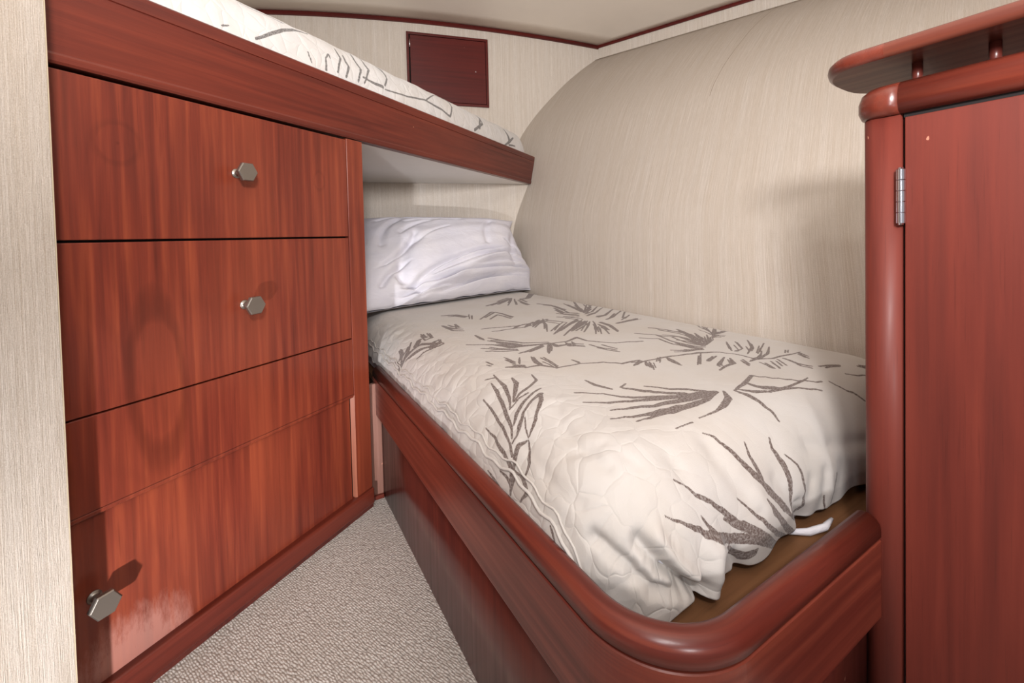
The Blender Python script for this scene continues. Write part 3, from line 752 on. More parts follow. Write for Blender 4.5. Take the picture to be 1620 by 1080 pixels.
# ---- woven carpet
def carpet():
    m = M('berber_carpet', rough=.95, spec=.1)
    v = m.coords('Object', (1,1,1), rot=(0,0,.62))
    wob = m.n('ShaderNodeTexNoise'); wob.inputs['Scale'].default_value = 40; wob.inputs['Detail'].default_value = 2; m.l(v, wob.inputs['Vector'])
    add = m.n('ShaderNodeVectorMath', operation='MULTIPLY_ADD'); m.l(wob.outputs['Color'], add.inputs[0]); add.inputs[1].default_value = (.006,.006,.0); m.l(v, add.inputs[2])
    mp = m.n('ShaderNodeMapping'); mp.inputs['Scale'].default_value = (100,205,1); m.l(add.outputs[0], mp.inputs[0])
    vo = m.n('ShaderNodeTexVoronoi'); vo.inputs['Scale'].default_value = 1; vo.inputs['Randomness'].default_value = .5; m.l(mp.outputs[0], vo.inputs['Vector'])
    h = m.math('SUBTRACT', 1.0, vo.outputs['Distance'])
    big = m.noise(m.coords('Object', (9,9,9)), 1.0, 3, .6)
    c = m.ramp(vo.outputs['Distance'], [(.10,srgb(224,219,213)),(.45,srgb(198,191,184)),(.9,srgb(150,142,135))])
    c = m.mix(m.ramp(big, [(.35,G(0)),(.75,G(.35))]), c, srgb(184,175,166))
    m.l(c, m.b.inputs['Base Color']); m.bump(h, .9, .004)
    return m.m
CARPET = carpet()

# ---- printed quilt
def quilt_mat(name, base, ink):
    m = M(name, rough=.9, spec=.15)
    m.b.inputs['Sheen Weight'].default_value = .15
    at = m.n('ShaderNodeAttribute', attribute_name='print')
    # woven thread
    t1 = m.noise(m.coords('UV', (900,90,1)), 1.0, 2, .6); t2 = m.noise(m.coords('UV', (90,900,1)), 1.0, 2, .6)
    th = m.math('ADD', t1, t2)
    blotch = m.noise(m.coords('UV', (5,5,1)), 1.0, 4, .6)
    c = m.mix(m.ramp(th, [(.42,G(.55)),(.55,G(0))]), srgb(*base), srgb(base[0]*.80,base[1]*.78,base[2]*.75))
    c = m.mix(m.ramp(blotch, [(.4,G(0)),(.7,G(.35))]), c, srgb(base[0]*.93,base[1]*.89,base[2]*.83))
    scr = m.noise(m.coords('UV', (260,260,1)), 1.0, 4, .7)
    rag = m.noise(m.coords('UV', (140,140,1)), 1.0, 3, .6)
    fac = m.ramp(m.math('ADD', at.outputs['Fac'], m.math('MULTIPLY', m.math('SUBTRACT', rag, .5), .9)), [(.38,G(0)),(.60,G(1))])
    fac = m.math('MULTIPLY', fac, m.ramp(scr, [(.36,G(.55)),(.56,G(1))]))
    c = m.mix(fac, c, srgb(*ink))
    m.l(c, m.b.inputs['Base Color'])
    # vermicelli quilting
    uvm = m.coords('UV', (1,1,1))
    wob = m.n('ShaderNodeTexNoise'); wob.inputs['Scale'].default_value = 14; wob.inputs['Detail'].default_value = 2; m.l(uvm, wob.inputs['Vector'])
    add = m.n('ShaderNodeVectorMath', operation='MULTIPLY_ADD'); m.l(wob.outputs['Color'], add.inputs[0]); add.inputs[1].default_value = (.05,.05,0); m.l(uvm, add.inputs[2])
    vo = m.n('ShaderNodeTexVoronoi', feature='DISTANCE_TO_EDGE'); vo.inputs['Scale'].default_value = 21; m.l(add.outputs[0], vo.inputs['Vector'])
    puff = m.ramp(vo.outputs['Distance'], [(0,G(0)),(.05,G(.40)),(.25,G(1))])
    soft = m.noise(m.coords('UV', (11,11,1)), 1.0, 3, .55)
    b1 = m.n('ShaderNodeBump'); b1.inputs['Distance'].default_value = .005
    sp = m.n('ShaderNodeSeparateXYZ'); m.l(uvm, sp.inputs[0])
    edge_ = m.n('ShaderNodeMapRange'); edge_.inputs[1].default_value = .66; edge_.inputs[2].default_value = .46; edge_.inputs[3].default_value = .06; edge_.inputs[4].default_value = .36
    m.l(sp.outputs[0], edge_.inputs[0]); m.l(edge_.outputs[0], b1.inputs['Strength'])
    m.l(m.math('ADD', puff, m.math('MULTIPLY', soft, 1.0)), b1.inputs['Height'])
    m.bump(m.math('MULTIPLY', th, 1.0), .22, .0009, b1.outputs[0])
    return m.m
QUILT = quilt_mat('printed_linen_quilt', (190,184,179), (92,76,70))
QUILTU = quilt_mat('printed_white_quilt', (208,205,203), (96,92,90))
def sheet_mat():
    m = M('white_cotton', rough=.8, spec=.2)
    nz = m.noise(m.coords('Object', (6,6,6)), 1.0, 3, .5)
    m.l(m.ramp(nz, [(.3,srgb(208,206,216)),(.7,srgb(222,219,224))]), m.b.inputs['Base Color'])
    m.bump(m.noise(m.coords('Object', (14,14,30), rot=(.4,.6,.3)), 1.0, 4, .55, .8), .35, .012)
    return m.m
COTTON = sheet_mat()

# ================================================================= SETTING
HUP, HLOW = 2.886, 2.624
struct('floor', MB().box(-1.6,2.6,-1.6,3.3,-.04,0), CARPET, 0)
struct('wall_head_upper', MB().box(-1.25,1.72,HUP,HUP+.03,1.19,2.33), WALLC, AW)
struct('wall_head', MB().box(-1.25,1.2,HLOW,HLOW+.03,0,1.2268), WALLC, AW)
struct('wall_port', MB().box(-1.28,-1.25,.6,HUP,0,2.262), WALLC, AW)
# partition in front of the cabinet with its pale edge
pm = MB().box(-.95,.321,1.004,1.042,0,2.20)
struct('wall_left', pm, PARTC, AC)
struct('trim_1', MB().box(.3212,.3228,1.0035,1.044,0,2.20), plain('partition_edge', (180,164,138), .6), AC)

# hull side: profile at the lower bulkhead, swept along a heading that opens with height
SZ = np.array([0,.57,.85,1.01,1.22,1.40,1.597,1.748,1.852,1.997,2.123,2.181])
SU = np.array([.715,.728,.745,.775,.862,.945,1.05,1.175,1.28,1.437,1.605,1.697])
zz = np.concatenate([np.linspace(0,.57,6), np.linspace(.60,2.181,60)])
su = np.interp(zz, SZ, SU)
ker = np.exp(-np.linspace(-2,2,9)**2); ker /= ker.sum()
sm = np.convolve(np.pad(su, 4, mode='reflect', reflect_type='odd'), ker, 'valid'); su = sm
TH = np.radians(np.interp(zz, [0,.57,2.181], [30.64,30.64,52.6]))
tt = np.linspace(-.75, 3.5, 90)
uW = np.array([math.cos(AW), math.sin(AW)]); nW = np.array([-math.sin(AW), math.cos(AW)])
X = np.zeros((len(tt), len(zz), 3)); UV = np.zeros((len(tt), len(zz), 2))
arc = np.concatenate([[0], np.cumsum(np.hypot(np.diff(zz), np.diff(su)))])
for j, z in enumerate(zz):
    b = uW*su[j]+nW*HLOW; d = np.array([math.sin(TH[j]), -math.cos(TH[j])])
    X[:, j, 0] = b[0]+d[0]*tt; X[:, j, 1] = b[1]+d[1]*tt; X[:, j, 2] = z
    UV[:, j, 0] = tt; UV[:, j, 1] = arc[j]
hull = grid_mesh('wall_right', X, HULLC, uv=UV)
hull['kind'] = 'structure'
s_ = hull.modifiers.new('thickness', 'SOLIDIFY'); s_.thickness = .02; s_.offset = -1
# band above the hull curve and ceiling, both following the deck edge line
E0 = np.array([.665, 3.190]); ED = np.array([.7946, -.6072])
EN = np.array([.6072, .7946])
# far corner of the deck edge on the upper bulkhead
def edge(t): return E0+ED*t
def strip(t0, t1, off0, off1, z0, z1):
    a, b = edge(t0), edge(t1)
    m = MB(); vs = []
    for z in (z0, z1):
        for p, o in ((a,off0),(b,off0),(b,off1),(a,off1)): vs.append((p[0]+EN[0]*o, p[1]+EN[1]*o, z))
    return m.add(vs, [(3,2,1,0),(4,5,6,7),(0,1,5,4),(1,2,6,5),(2,3,7,6),(3,0,4,7)])
struct('wall_right_band', strip(-.02, 3.6, 0, .02, 2.176, 2.262), WALLC, 0)
struct('trim_2', strip(0, 3.6, -.012, .0, 2.258, 2.284), WH, 0, bevel=.003)
# ceiling with deck camber
def ceil_z(u, ut):
    s = (u-.38)/np.where(u > .38, ut-.38, 1.02)
    return 2.276+.044*(1-np.minimum(s*s, 1.9))
dd = np.linspace(HUP, -1.6, 30); ss = np.linspace(0, 1, 40)
X = np.zeros((30, 40, 3))
for i, d in enumerate(dd):
    # u of the deck edge at this depth: solve edge(t).nW = d
    t = (d-E0@nW)/(ED@nW); ut = edge(t)@uW
    u = -1.28+(ut+1.28)*ss
    X[i, :, 0] = uW[0]*u+nW[0]*d; X[i, :, 1] = uW[1]*u+nW[1]*d; X[i, :, 2] = ceil_z(u, ut)
c_ = grid_mesh('ceiling', X, CEIL, flip=True); c_['kind'] = 'structure'
s_ = c_.modifiers.new('thickness', 'SOLIDIFY'); s_.thickness = .03; s_.offset = -1
# dark trim along the top of the upper bulkhead
m = MB(); n = 40; vs = []; ut = edge(0)@uW
for i in range(n):
    u = -1.25+(ut+1.25)*i/(n-1); z = float(ceil_z(np.array([u]), ut)[0])
    for y, dz in ((HUP,-.024),(HUP-.012,-.022),(HUP-.012,-.001),(HUP,.004)): vs.append((u, y, z+dz))
fs = [(i*4+j, i*4+(j+1)%4, (i+1)*4+(j+1)%4, (i+1)*4+j) for i in range(n-1) for j in range(4)]
m.add(vs, fs); struct('trim_3', m, WH, AW)

# ================================================================= ACCESS HATCH
h = thing('access_hatch', AW, (.41,HUP,1.777), 'dark square wooden access hatch in the bulkhead above the upper bunk', 'hatch')
x0, x1, z0, z1 = .141, .681, 1.777, 2.235
f = MB(); f.box(x0,x1,HUP-.014,HUP,z0,z0+.016).box(x0,x1,HUP-.014,HUP,z1-.016,z1).box(x0,x0+.016,HUP-.014,HUP,z0+.016,z1-.016).box(x1-.016,x1,HUP-.014,HUP,z0+.016,z1-.016)
link('frame', f, WH, h, bevel=.002)
link('gap', MB().box(x0+.016,x1-.016,HUP-.004,HUP-.001,z0+.016,z1-.016), DARK, h)
dr = link('door', MB().box(x0+.024,x1-.019,HUP-.013,HUP-.003,z0+.019,z1-.020), WH, h, bevel=.0015)
link('hinge', MB().lathe([(.0045,0),(.0045,.055)], 12, c=(x0+.021,HUP-.014,2.135)), CHROME, h, parent=dr)
k = link('catch_screw', MB().lathe([(.004,0),(.004,.003)], 12, 'y', c=(.592,HUP-.013,2.009)), CHROME, h, parent=dr)

# ================================================================= DRAWER CABINET
FY = 1.061
cab = thing('drawer_cabinet', AC, (.65,FY,0), 'reddish mahogany drawer cabinet with three knobs built under the upper bunk', 'cabinet')
CX0, CX1 = .10, 1.083
m = MB().box(CX0,CX1-.0,FY+.022,FY+.52,0,.03).box(CX0,CX0+.02,FY+.022,FY+.52,.03,1.20).box(1.045,CX1,FY+.030,FY+.52,.03,1.20).box(CX0+.02,1.045,FY+.50,FY+.52,.03,1.20).box(CX0+.02,1.045,FY+.02,FY+.50,1.17,1.20)
link('carcass', m, WV, cab)
link('inner_shadow_board', MB().box(CX0,1.02,FY+.018,FY+.0215,.03,1.222), DARK, cab)
def rounded_box(x0,x1,y0,y1,z0,z1): return MB().box(x0,x1,y0,y1,z0,z1)
link('stile', MB().box(1.0165,CX1,FY,FY+.030,.0,1.222), WV, cab, bevel=.0012)
def knob(x, z, parent, y=FY):
    m = MB()
    m.lathe([(.0115,0),(.0115,.0025),(.0085,.004),(.0065,.006),(.0065,.030),(.0085,.036)], 24, 'y', c=(x,y,z))
    m.lathe([(.0205,.036),(.0245,.038),(.0245,.046),(.0225,.0485)], 6, 'y', c=(x,y,z), smooth=False, phase=0)
    return link('knob', m, NICKEL, cab, parent=parent, bevel=.0006)
d1 = link('drawer', MB().box(CX0+.01,1.0135,FY,FY+.018,.9105,1.217), WV, cab, bevel=.0018)
d2 = link('drawer', MB().box(CX0+.01,1.0135,FY,FY+.018,.584,.9055), WV, cab, bevel=.0018)
d3 = link('front_panel', MB().box(CX0+.01,1.0155,FY,FY+.018,.402,.5805), WV, cab, bevel=.0018)
knob(.664, 1.068, d1); knob(.672, .745, d2)
# framed lower door
fr = MB(); fr.box(CX0+.01,1.0155,FY+.0005,FY+.018,.392,.4015)
link('door_frame', fr, WV, cab, bevel=.003)
lip = MB()
vs = [(1.0155,FY,.402),(1.0155,FY,.062),(1.001,FY+.010,.075),(1.001,FY+.010,.392),(CX0+.01,FY,.402),(CX0+.01,FY+.010,.392)]
lip.add(vs, [(0,1,2,3),(4,0,3,5)])
dd_ = link('door', MB().box(CX0+.01,1.003,FY+.009,FY+.018,.066,.392), WV, cab)
link('bevelled_edge', MB().add([(1.0165,FY-.0005,.398),(1.0165,FY-.0005,.058),(1.007,FY+.0095,.072),(1.007,FY+.0095,.388),(1.0165,FY+.018,.398),(1.0165,FY+.018,.058)],
     [(0,1,2,3),(0,3,4),(1,5,2),(0,4,5,1),(3,2,5,4)]), WEDGE, cab, label='bevelled edge beside the lower door with a highlight painted in')  # pale colour stands in for the highlight along the bevel
knob(.372, .237, dd_, FY+.009)
link('base_rail', MB().box(CX0,CX1,FY-.011,FY+.022,0.012,.0655), WX, cab, bevel=.006)
link('toe_strip', MB().box(CX0,CX1-.004,FY-.006,FY+.020,0,.012), WD, cab)

# ================================================================= UPPER BUNK
ub = thing('upper_bunk', AC, (1.3,FY,1.2256), 'upper bunk with a long mahogany front board above the drawers', 'bunk')
# platform seen from below
def wall_to_cab(u, y):
    p = frame(AW, (u,y,0)); c, s = math.cos(-AC), math.sin(-AC); return (c*p.x-s*p.y, s*p.x+c*p.y)
def cab_to_wall(x, y):
    p = frame(AC, (x,y,0)); c, s = math.cos(-AW), math.sin(-AW); return (c*p.x-s*p.y, s*p.x+c*p.y)
pA = wall_to_cab(1.10, HUP-.002); pB = wall_to_cab(-1.24, HUP-.002); pC = wall_to_cab(-1.24, 1.2)
plat = [(.2,FY+.028),(2.50,FY+.028), wall_to_cab(.85,HLOW), wall_to_cab(.80,HUP-.002), pB, wall_to_cab(-1.24,1.4),(.2,FY+.2)]
link('platform', MB().prism(plat, 1.2275, 1.246), PAINT, ub, label='cream painted underside of the upper bunk')
m = MB()
prof = [(0,1.2256),(.028,1.2256),(.028,1.405),(.024,1.410),(.006,1.410),(.002,1.406),(0,1.377),(.0022,1.3755),(0,1.374),(0,1.246),(-.003,1.241),(-.003,1.230)]
L0, n = .20, 30; vs = []
def xend(z): return 2.515+(z-1.2256)/(1.41-1.2256)*.085
for i in range(n):
    for o, z in prof: vs.append((L0+(xend(z)-L0)*i/(n-1), FY+o, z))
k = len(prof)
m.add(vs, [(i*k+j, i*k+(j+1)%k, (i+1)*k+(j+1)%k, (i+1)*k+j) for i in range(n-1) for j in range(k)]+[tuple(range(k)), tuple((n-1)*k+j for j in range(k))])
link('front_board', m, WX, ub)

# ================================================================= LOWER BUNK
AV, FU = .336, .279             # outer face lines: side and foot
lb = thing('lower_bunk', AB, (AV+.02,.9,0), 'lower bunk frame of dark varnished mahogany with a rounded corner rail', 'bunk')
def path(off, r0=.133, ustart=1.555, vend=.8195):
    p = [(AV+off, ustart), (AV+off, 1.2), (AV+off, .8), (AV+off, FU+r0+.12)]
    c = (AV+r0, FU+r0); r = r0-off
    for k in range(25):
        a = math.pi+math.pi/2*k/24; p.append((c[0]+r*math.cos(a), c[1]+r*math.sin(a)))
    p += [(.6, FU+off), (vend, FU+off)]
    return p
R_ = path(0)
capz = [(.001,.4175),(-.001,.4185),(-.001,.430),(.0005,.4375),(.005,.4435),(.011,.447),(.018,.4485),(.025,.4475),(.030,.4445),(.033,.438),(.033,.4175)]
# local axes: path walks towards the foot, the inside of the bunk is on its left
cap = link('rail', MB().sweep(R_, capz), WU, lb)
apr = [(0,.290),(-.001,.293),(-.001,.4125),(.0008,.4138),(.020,.4138),(.020,.288),(.002,.288)]
link('apron', MB().sweep(R_, apr, smooth=False), WU, lb)
link('groove', MB().sweep(path(.005), [(0,.412),(0,.419),(.014,.419),(.014,.412)]), DARK, lb)
link('side_panel', MB().sweep(path(.018), [(0,0),(0,.30),(.016,.30),(.016,0)]), WD, lb)
plp = [(p[0], p[1]) for p in path(.034)] 
inner = plp+[(1.375,FU+.034)]+[(1.375,2.30),(.36,2.55)]
link('platform', MB().prism(inner, .352, .372), WP, lb, label='pale brown plywood bunk base')
link('inner_board', MB().sweep(path(.021), [(0,.34),(0,.416),(.013,.416),(.013,.34)]), WP, lb)
link('end_post', MB().box(AV+.003,AV+.030,1.553,1.575,0,.30), WEDGE, lb)

# filler strip between cabinet and bunk
fl = thing('corner_filler_post', AB, (.33,1.50,0), 'narrow pale mahogany strip in the gap between cabinet and lower bunk', 'post')
link('strip', MB().box(.314,.354,1.515,1.53,.012,.40), WPINK, fl, bevel=.002)
link('foot_block', MB().box(.314,.353,1.505,1.53,0,.014), WX, fl, bevel=.002)

# ================================================================= MATTRESSES AND QUILTS
def stroke_field(P, Q, strokes, pad=.0008):
    out = np.zeros_like(P)
    p1, q1 = P[:, 0], None
    for st in strokes:
        a = [(st[i]/1000., st[i+1]/1000., st[i+2]/10000.) for i in range(0, len(st), 3)]
        for (x0,y0,w0), (x1,y1,w1) in zip(a[:-1], a[1:]):
            mw = max(w0, w1)/2+.004
            lo, hi = min(x0,x1)-mw, max(x0,x1)+mw; lo2, hi2 = min(y0,y1)-mw, max(y0,y1)+mw
            qs = Q[0]; j0, j1 = np.searchsorted(qs, lo2), np.searchsorted(qs, hi2)
            if j1 <= j0: continue
            i0, i1 = np.searchsorted(P[:, (j0+j1)//2], lo), np.searchsorted(P[:, (j0+j1)//2], hi)
            if i1 <= i0: continue
            sl = (slice(i0,i1), slice(j0,j1)); X_, Y_ = P[sl], Q[sl]
            dx, dy = x1-x0, y1-y0; L2 = dx*dx+dy*dy+1e-12
            t = np.clip(((X_-x0)*dx+(Y_-y0)*dy)/L2, 0, 1)
            d = np.hypot(X_-x0-t*dx, Y_-y0-t*dy); hw = (w0+(w1-w0)*t)/2*1.0+.0006*(1+max(0, y0-.8))
            soft = .0034
            out[sl] = np.maximum(out[sl], np.clip((hw+soft*.5-d)/soft, 0, 1))
    return out
def crease_field(P, Q, creases):
    out = np.zeros_like(P)
    for dep, st in creases:
        a = [(st[i]/1000., st[i+1]/1000., st[i+2]/10000.) for i in range(0, len(st), 3)]
        best = np.full_like(P, 1e9)
        for (x0,y0,w0), (x1,y1,w1) in zip(a[:-1], a[1:]):
            dx, dy = x1-x0, y1-y0; L2 = dx*dx+dy*dy+1e-12
            t = np.clip(((P-x0)*dx+(Q-y0)*dy)/L2, 0, 1)
            best = np.minimum(best, np.hypot(P-x0-t*dx, Q-y0-t*dy)/(w0+(w1-w0)*t+.004))
        out -= dep/1000.*np.exp(-best**2)
    return out
def waves(P, Q, seed, fr, n=9):
    r = np.random.RandomState(seed); o = np.zeros_like(P)
    for _ in range(n):
        a = r.uniform(0, 6.28); f = fr*r.uniform(.6, 1.6); o += np.sin((np.cos(a)*P+np.sin(a)*Q)*f+r.uniform(0,6.28))
    return o/n
# lower quilt
ta = np.linspace(0, 1, 500); 
Qv = np.concatenate([np.arange(.258, 1.1, .0021), np.arange(1.1, 2.5, .0045)])
Qg = np.repeat(Qv[None], len(ta), 0)
k = np.clip((.62-Qg)/.30, 0, 1); pmin = .292+(.262-.292)*k*k*(3-2*k)
pmin = pmin+.004*np.sin(Qg*41)+.003*np.sin(Qg*97+1)
Pg = pmin+(1.395-pmin)*ta[:, None]
hem = np.clip((.215-Qg)/.012, 0, 1)
X, nrm = lower_surf(Pg, Qg)
side = np.clip((.56-Pg)/.10, 0, 1); footz = np.clip((.56-Qg)/.12, 0, 1)
puff = waves(Pg, Qg, 3, 95, 14)*.0030*side+waves(Pg, Qg, 5, 28)*.0035*(.45+side)+waves(Pg, Qg, 8, 60)*.002*np.maximum(side, footz)
disp = puff+crease_field(Pg, Qg, CREASES)
X = X+nrm*disp[..., None]
attr = stroke_field(Pg, Qg, LOWER_PRINT)
q = thing('quilt', AB, (.87,1.3,.40), 'beige linen quilt with brown palm leaf print on the lower bunk', 'quilt')
co = grid_mesh('cover', X, QUILT, q, uv=np.stack([Pg, Qg], -1), attr=attr)
s_ = co.modifiers.new('thickness', 'SOLIDIFY'); s_.thickness = .005; s_.offset = -1; s_.use_rim = True
def piping(dp, r):
    pts = []
    for qq in np.linspace(2.3, .30, 150):
        kk = min(max((.62-qq)/.30, 0), 1); pm_ = .322+(.262-.322)*kk*kk*(3-2*kk)+.004*math.sin(qq*41)+.003*math.sin(qq*97+1)
        p, n_ = lower_surf(np.array([[pm_+dp]]), np.array([[qq]])); pts.append(tuple(p[0,0]+n_[0,0]*.001))
    return MB().tube(pts, r, 8)
link('piping', piping(.012, .0028), QUILT, q); link('piping', piping(.028, .0020), QUILT, q)

mt = thing('mattress', AB, (.87,1.3,.372), 'white sheeted mattress under the palm print quilt on the lower bunk', 'mattress')
Pm, Qm = np.meshgrid(np.linspace(.238, 1.385, 120), np.linspace(.252, 2.5, 200), indexing='ij')
X, nrm = lower_surf(Pm, Qm); X = X-nrm*.020; X[..., 2] = np.maximum(X[..., 2], .374)
X[..., 0] += .0; X[..., 1] += .012*np.clip((.4-Qm)/.1, 0, 1)
sh = grid_mesh('sheet', X, COTTON, mt, uv=np.stack([Pm, Qm], -1))
link('base', MB().prism([(.41,.48),(.50,.41),(1.34,.41),(1.34,2.28),(.41,2.50)], .3725, .48), COTTON, mt)

link('sheet_edge', MB().tube([(.77,.392,.379),(.80,.372,.379),(.835,.362,.380),(.865,.364,.383)], [.004,.006,.006,.003], 8), COTTON, mt, label='bluish white corner of sheet showing under the quilt')
# upper quilt (P = -x)
Pg, Qg = np.meshgrid(np.arange(-2.68, -.15, .004), np.arange(.985, 2.0, .0026), indexing='ij')
X, nrm = upper_surf(Pg, Qg)
X = X+nrm*(waves(Pg, Qg, 21, 80, 12)*.0035+waves(Pg, Qg, 22, 22)*.004)[..., None]
X[..., 2] = np.maximum(X[..., 2], 1.375)
attr = stroke_field(Pg, Qg, UPPER_PRINT)
X[..., 0] *= -1
ca, sa = math.cos(AC-AW), math.sin(AC-AW)          # keep the cloth inside the bulkhead and the port wall
X[..., 1] = np.minimum(X[..., 1], np.minimum((2.872-sa*X[..., 0])/ca, (ca*X[..., 0]+1.235)/sa))
uq = thing('quilt', AC, (1.3,1.5,1.38), 'white quilt with grey leaf sprigs on the upper bunk', 'quilt')
co = grid_mesh('cover', X, QUILTU, uq, uv=np.stack([Pg, Qg], -1), attr=attr, flip=True)
um = thing('mattress', AC, (1.3,1.5,1.246), 'white mattress edge showing below the quilt on the upper bunk', 'mattress')
link('pad', MB().prism([(.24,1.10),(2.42,1.10),(2.42,1.50),(1.62,2.38),(1.45,2.38),(.24,1.80)], 1.2465, 1.42), COTTON, um, bevel=.02)

# ================================================================= PILLOW
pl = thing('pillow', AW, (.3,2.2,.58), 'white cotton pillow leaning on the bulkhead at the head of the lower bunk', 'pillow')
BL, BR = np.array([-.20,1.86,.579]), np.array([.800,2.40,.580])
TL, TR = np.array([-.22,2.42,1.005]), np.array([.722,2.535,.990])
n = 170
S_, T_ = np.meshgrid(np.linspace(0,1,n), np.linspace(0,1,n), indexing='ij')
base = ((1-S_)*(1-T_))[...,None]*BL+(S_*(1-T_))[...,None]*BR+((1-S_)*T_)[...,None]*TL+(S_*T_)[...,None]*TR
nn = np.cross(BR-BL, TL-BL); nn /= np.linalg.norm(nn); nn = -nn if nn[1] > 0 else nn      # faces the room
ex = (BR-BL)/np.linalg.norm(BR-BL); et = (TL-BL)/np.linalg.norm(TL-BL)
a = np.clip(1-np.abs(2*S_-1)**3.2, 0, 1)**.55; b = np.clip(1-np.abs(2*T_-1)**2.6, 0, 1)**.55
thick = .135*a*b
cx, cy = 2*S_-1, 2*T_-1
pinch = .035*(np.abs(cy)**2*0+1)
base = base+ex*(-(cx*.030)*(1-np.abs(cy)**3)[...])[...,None]+et*(-(cy*.020)*(1-np.abs(cx)**4))[...,None]
wr = np.zeros_like(S_)
def fold(x0,y0,x1,y1,w,dep,bend=0):
    dx, dy = x1-x0, y1-y0; L = math.hypot(dx,dy); t = ((S_-x0)*dx+(T_-y0)*dy)/L/L
    off = ((S_-x0)*-dy+(T_-y0)*dx)/L-bend*t*(1-t)*4
    return dep*np.exp(-(off/w)**2)*np.exp(-(np.maximum(np.abs(t-.5)-.42,0)/.09)**2)
for args in ((.22,.05,.97,.13,.014,-.018,.01),(.24,.10,.97,.22,.013,-.016,.02),(.28,.12,.80,.42,.015,-.014,.05),(.2,.2,.34,.02,.02,-.012,.01),(.22,.03,.95,.30,.020,-.010,.03),(.25,.08,.97,.42,.022,-.012,.05),(.40,.03,.98,.17,.016,-.012,.01),(.30,.02,.70,.12,.012,-.010,.0),
             (.72,.45,.80,.85,.02,-.005,.03),(.80,.40,.98,.30,.014,-.009,-.02),(.13,.50,.24,.85,.02,-.010,.04),(.13,.30,.30,.62,.016,-.010,-.03),(.12,.85,.34,.95,.014,-.008,.01),(.13,.12,.24,.30,.018,-.012,.02),
             (.24,.90,.60,.84,.014,-.006,-.02),(.26,.80,.50,.88,.012,-.005,0),(.22,.62,.42,.82,.016,-.007,.02),(.3,.5,.5,.7,.012,-.004,.02),
             (.24,.10,.30,.55,.03,-.014,.05),(.86,.55,.99,.36,.012,-.007,.01),(.5,.12,.85,.34,.03,.008,.02),(.3,.0,.5,.1,.02,.007,0),(.88,.2,.96,.7,.02,-.006,.03)):
    wr += 1.9*fold(*args)
wr += waves(S_, T_, 31, 26, 10)*.009
rx = np.interp(T_, [0,.10,.24,.40,.62,.85,1.0], [-.012,.012,.050,.018,-.006,-.022,.012])*np.clip((S_-.70)/.30,0,1)**2
base = base+ex*rx[...,None]
front = base+nn*(thick+wr*np.minimum(a*b*1.5, 1))[...,None]
back = base-nn*(thick*.45)[...,None]
back[..., 1] = np.minimum(back[..., 1], HLOW-.005); lo_ = .578+.004*np.sin(S_*60)+.003*np.sin(S_*23+1)
front[..., 2] = np.where(front[..., 2] < lo_+.03, lo_+.03*np.exp((front[..., 2]-lo_-.03)/.03), front[..., 2]); back[..., 2] = np.maximum(back[..., 2], .572)
# one closed skin: front rows then back rows
P3 = np.concatenate([front, back[:, ::-1][:, 1:]], 1)
co = grid_mesh('pillowcase', P3, COTTON, pl)

# ================================================================= HANGING LOCKER
LV = .821
lk = thing('hanging_locker', AB, (1.0,.0,0), 'tall mahogany locker with a hinged door at the foot of the lower bunk', 'locker')
PU = .3045                           # head-side face of the post
def rpost():
    r = .022; pts = []
    for k in range(9):
        a = math.pi/2*k/8; pts.append((LV+r-r*math.sin(a), PU-r+r*math.cos(a)))
    return [(LV+.10,PU)]+pts+[(LV,.2545),(LV+.10,.2545)]
link('post', MB().prism(rpost(), 0, 1.066, True), WL, lk)
link('side', MB().box(LV+.10,1.33,PU-.022,PU-.004,.0,1.066), WL, lk)
link('gap', MB().box(LV+.012,LV+.10,.2485,.2545,0,1.068), DARK, lk)
ld = link('door', MB().box(LV,LV+.022,-.60,.2498,.0,1.0605), WL, lk, bevel=.0015)
link('gap', MB().box(LV+.003,LV+.02,-.60,.2515,1.0605,1.068), DARK, lk)
hg = MB(); z0, z1, nk = .905, .985, 5
for i in range(nk):
    a, b_ = z0+(z1-z0)*i/nk+.0004, z0+(z1-z0)*(i+1)/nk-.0004
    hg.lathe([(.0052,a),(.0055,a+.0003),(.0055,b_-.0003),(.0052,b_)], 24, c=(LV-.0045,.2530,0), smooth=False)
hg.lathe([(.0035,z0-.002),(.0035,z1+.002)], 16, c=(LV-.0045,.2530,0))
link('hinge', hg, CHROME, lk, label='chrome barrel hinge')
# bullnose rail round the top: front run then corner back towards the hull
def toppath(off, r, y0=.254, yend=-.6, vend=1.33):
    p = []
    c = (LV+r-.014, PU+.010-r)
    rr = r-off
    p.append((vend, PU+.010-off))
    for k in range(17):
        a = math.pi/2+math.pi/2*k/16; p.append((c[0]+rr*math.cos(a), c[1]+rr*math.sin(a)))
    p.append((LV-.014+off, y0)); return p
bull = [(.010,1.0665),(.004,1.070),(.0,1.080),(.0,1.094),(.004,1.106),(.012,1.1125),(.030,1.1125),(.030,1.0665)]
cp = toppath(0, .045)
link('corner_block', MB().sweep(cp, bull), WB, lk, label='darker corner block at the end of the top rail')
link('top_rail', MB().sweep([(LV-.014,.254),(LV-.014,0),(LV-.014,-.6)], bull), WU, lk)
link('top', MB().box(LV+.014,1.33,-.6,PU-.018,1.070,1.095), WL, lk)
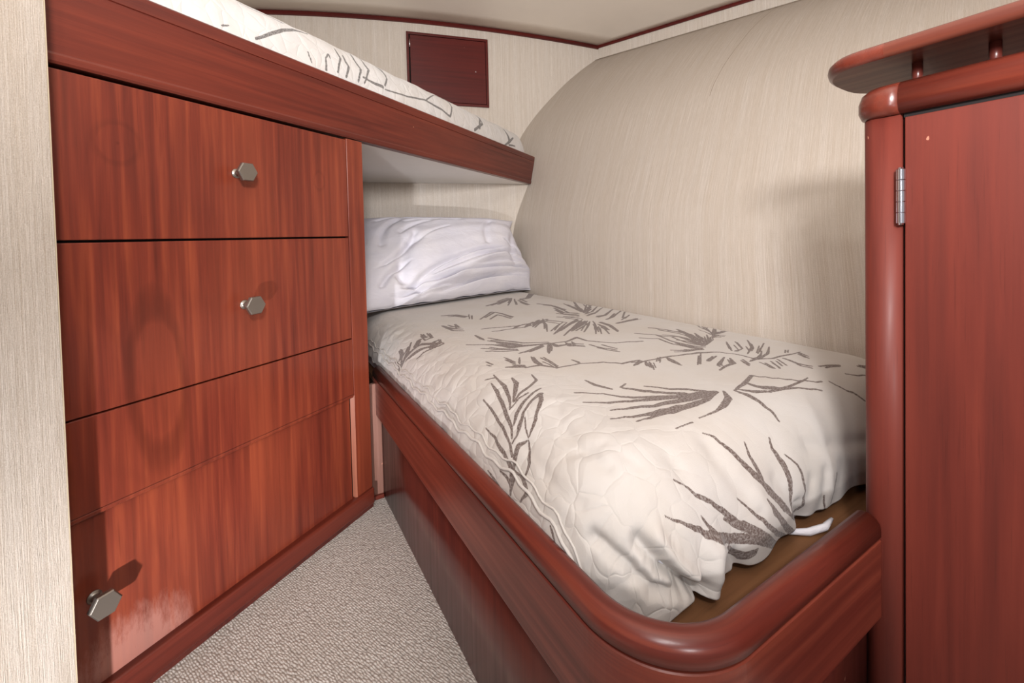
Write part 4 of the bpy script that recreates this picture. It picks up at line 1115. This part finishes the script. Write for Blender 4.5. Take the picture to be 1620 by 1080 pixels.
# raised shelf board on pegs
zb, zt = 1.150, 1.174
def board_profile(pts, r=.010):
    """flat board with a rounded rim following a closed plan outline"""
    m = MB(); n = len(pts); P_ = [Vector(p) for p in pts]
    area_ = sum(P_[i].x*P_[(i+1)%n].y-P_[(i+1)%n].x*P_[i].y for i in range(n)); sg = 1 if area_ > 0 else -1
    rings = []
    for inset, z in ((.007,zb),(.002,zb+.004),(0,zb+.011),(.001,zb+.017),(.006,zt-.002),(.014,zt)):
        ring = []
        for i in range(n):
            t = (P_[(i+1)%n]-P_[i-1]).normalized(); nv = Vector((-t.y, t.x))*sg
            ring.append((P_[i].x+nv.x*inset, P_[i].y+nv.y*inset, z))
        rings += ring
    fs = [(a*n+i, a*n+(i+1)%n, (a+1)*n+(i+1)%n, (a+1)*n+i) for a in range(5) for i in range(n)]
    m.add(rings, fs, True); m.f.append(tuple(range(n-1,-1,-1))); m.smooth.append(False); m.f.append(tuple(5*n+i for i in range(n))); m.smooth.append(False)
    return m
V0, V1, UT = .800, 1.018, .372
tip = []
for k in range(33):                    # blunt rounded end
    a = -math.pi/2+math.pi*k/32
    cxv = (V0+V1)/2; hw = (V1-V0)/2
    tip.append((cxv+hw*math.copysign(abs(math.sin(a))**.75, math.sin(a)), UT-.085+(.085+.012*math.sin(a))*abs(math.cos(a))**.75))
def seg(p, q, n): return [(p[0]+(q[0]-p[0])*i/n, p[1]+(q[1]-p[1])*i/n) for i in range(1, n)]
J = .268
bd = board_profile(tip+seg((V1,J+.02),(V1,-.6),24)+[(V1,-.6),(V0,-.6)]+seg((V0,-.6),(V0,J+.02),24)+[(V0,J)])
bo = link('board', bd, wood('board_mahogany', 'y', dark=(62,27,20), mid=(90,42,31), light=(112,56,40), figure=.4), lk)
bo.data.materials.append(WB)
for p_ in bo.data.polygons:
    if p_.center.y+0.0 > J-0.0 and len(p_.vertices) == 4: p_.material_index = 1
for u in (.252, .171, .05, -.1, -.3, -.5):
    link('peg', MB().lathe([(.0065,1.1125),(.0065,1.1525)], 14, c=(.878,u,0)), WD, lk)
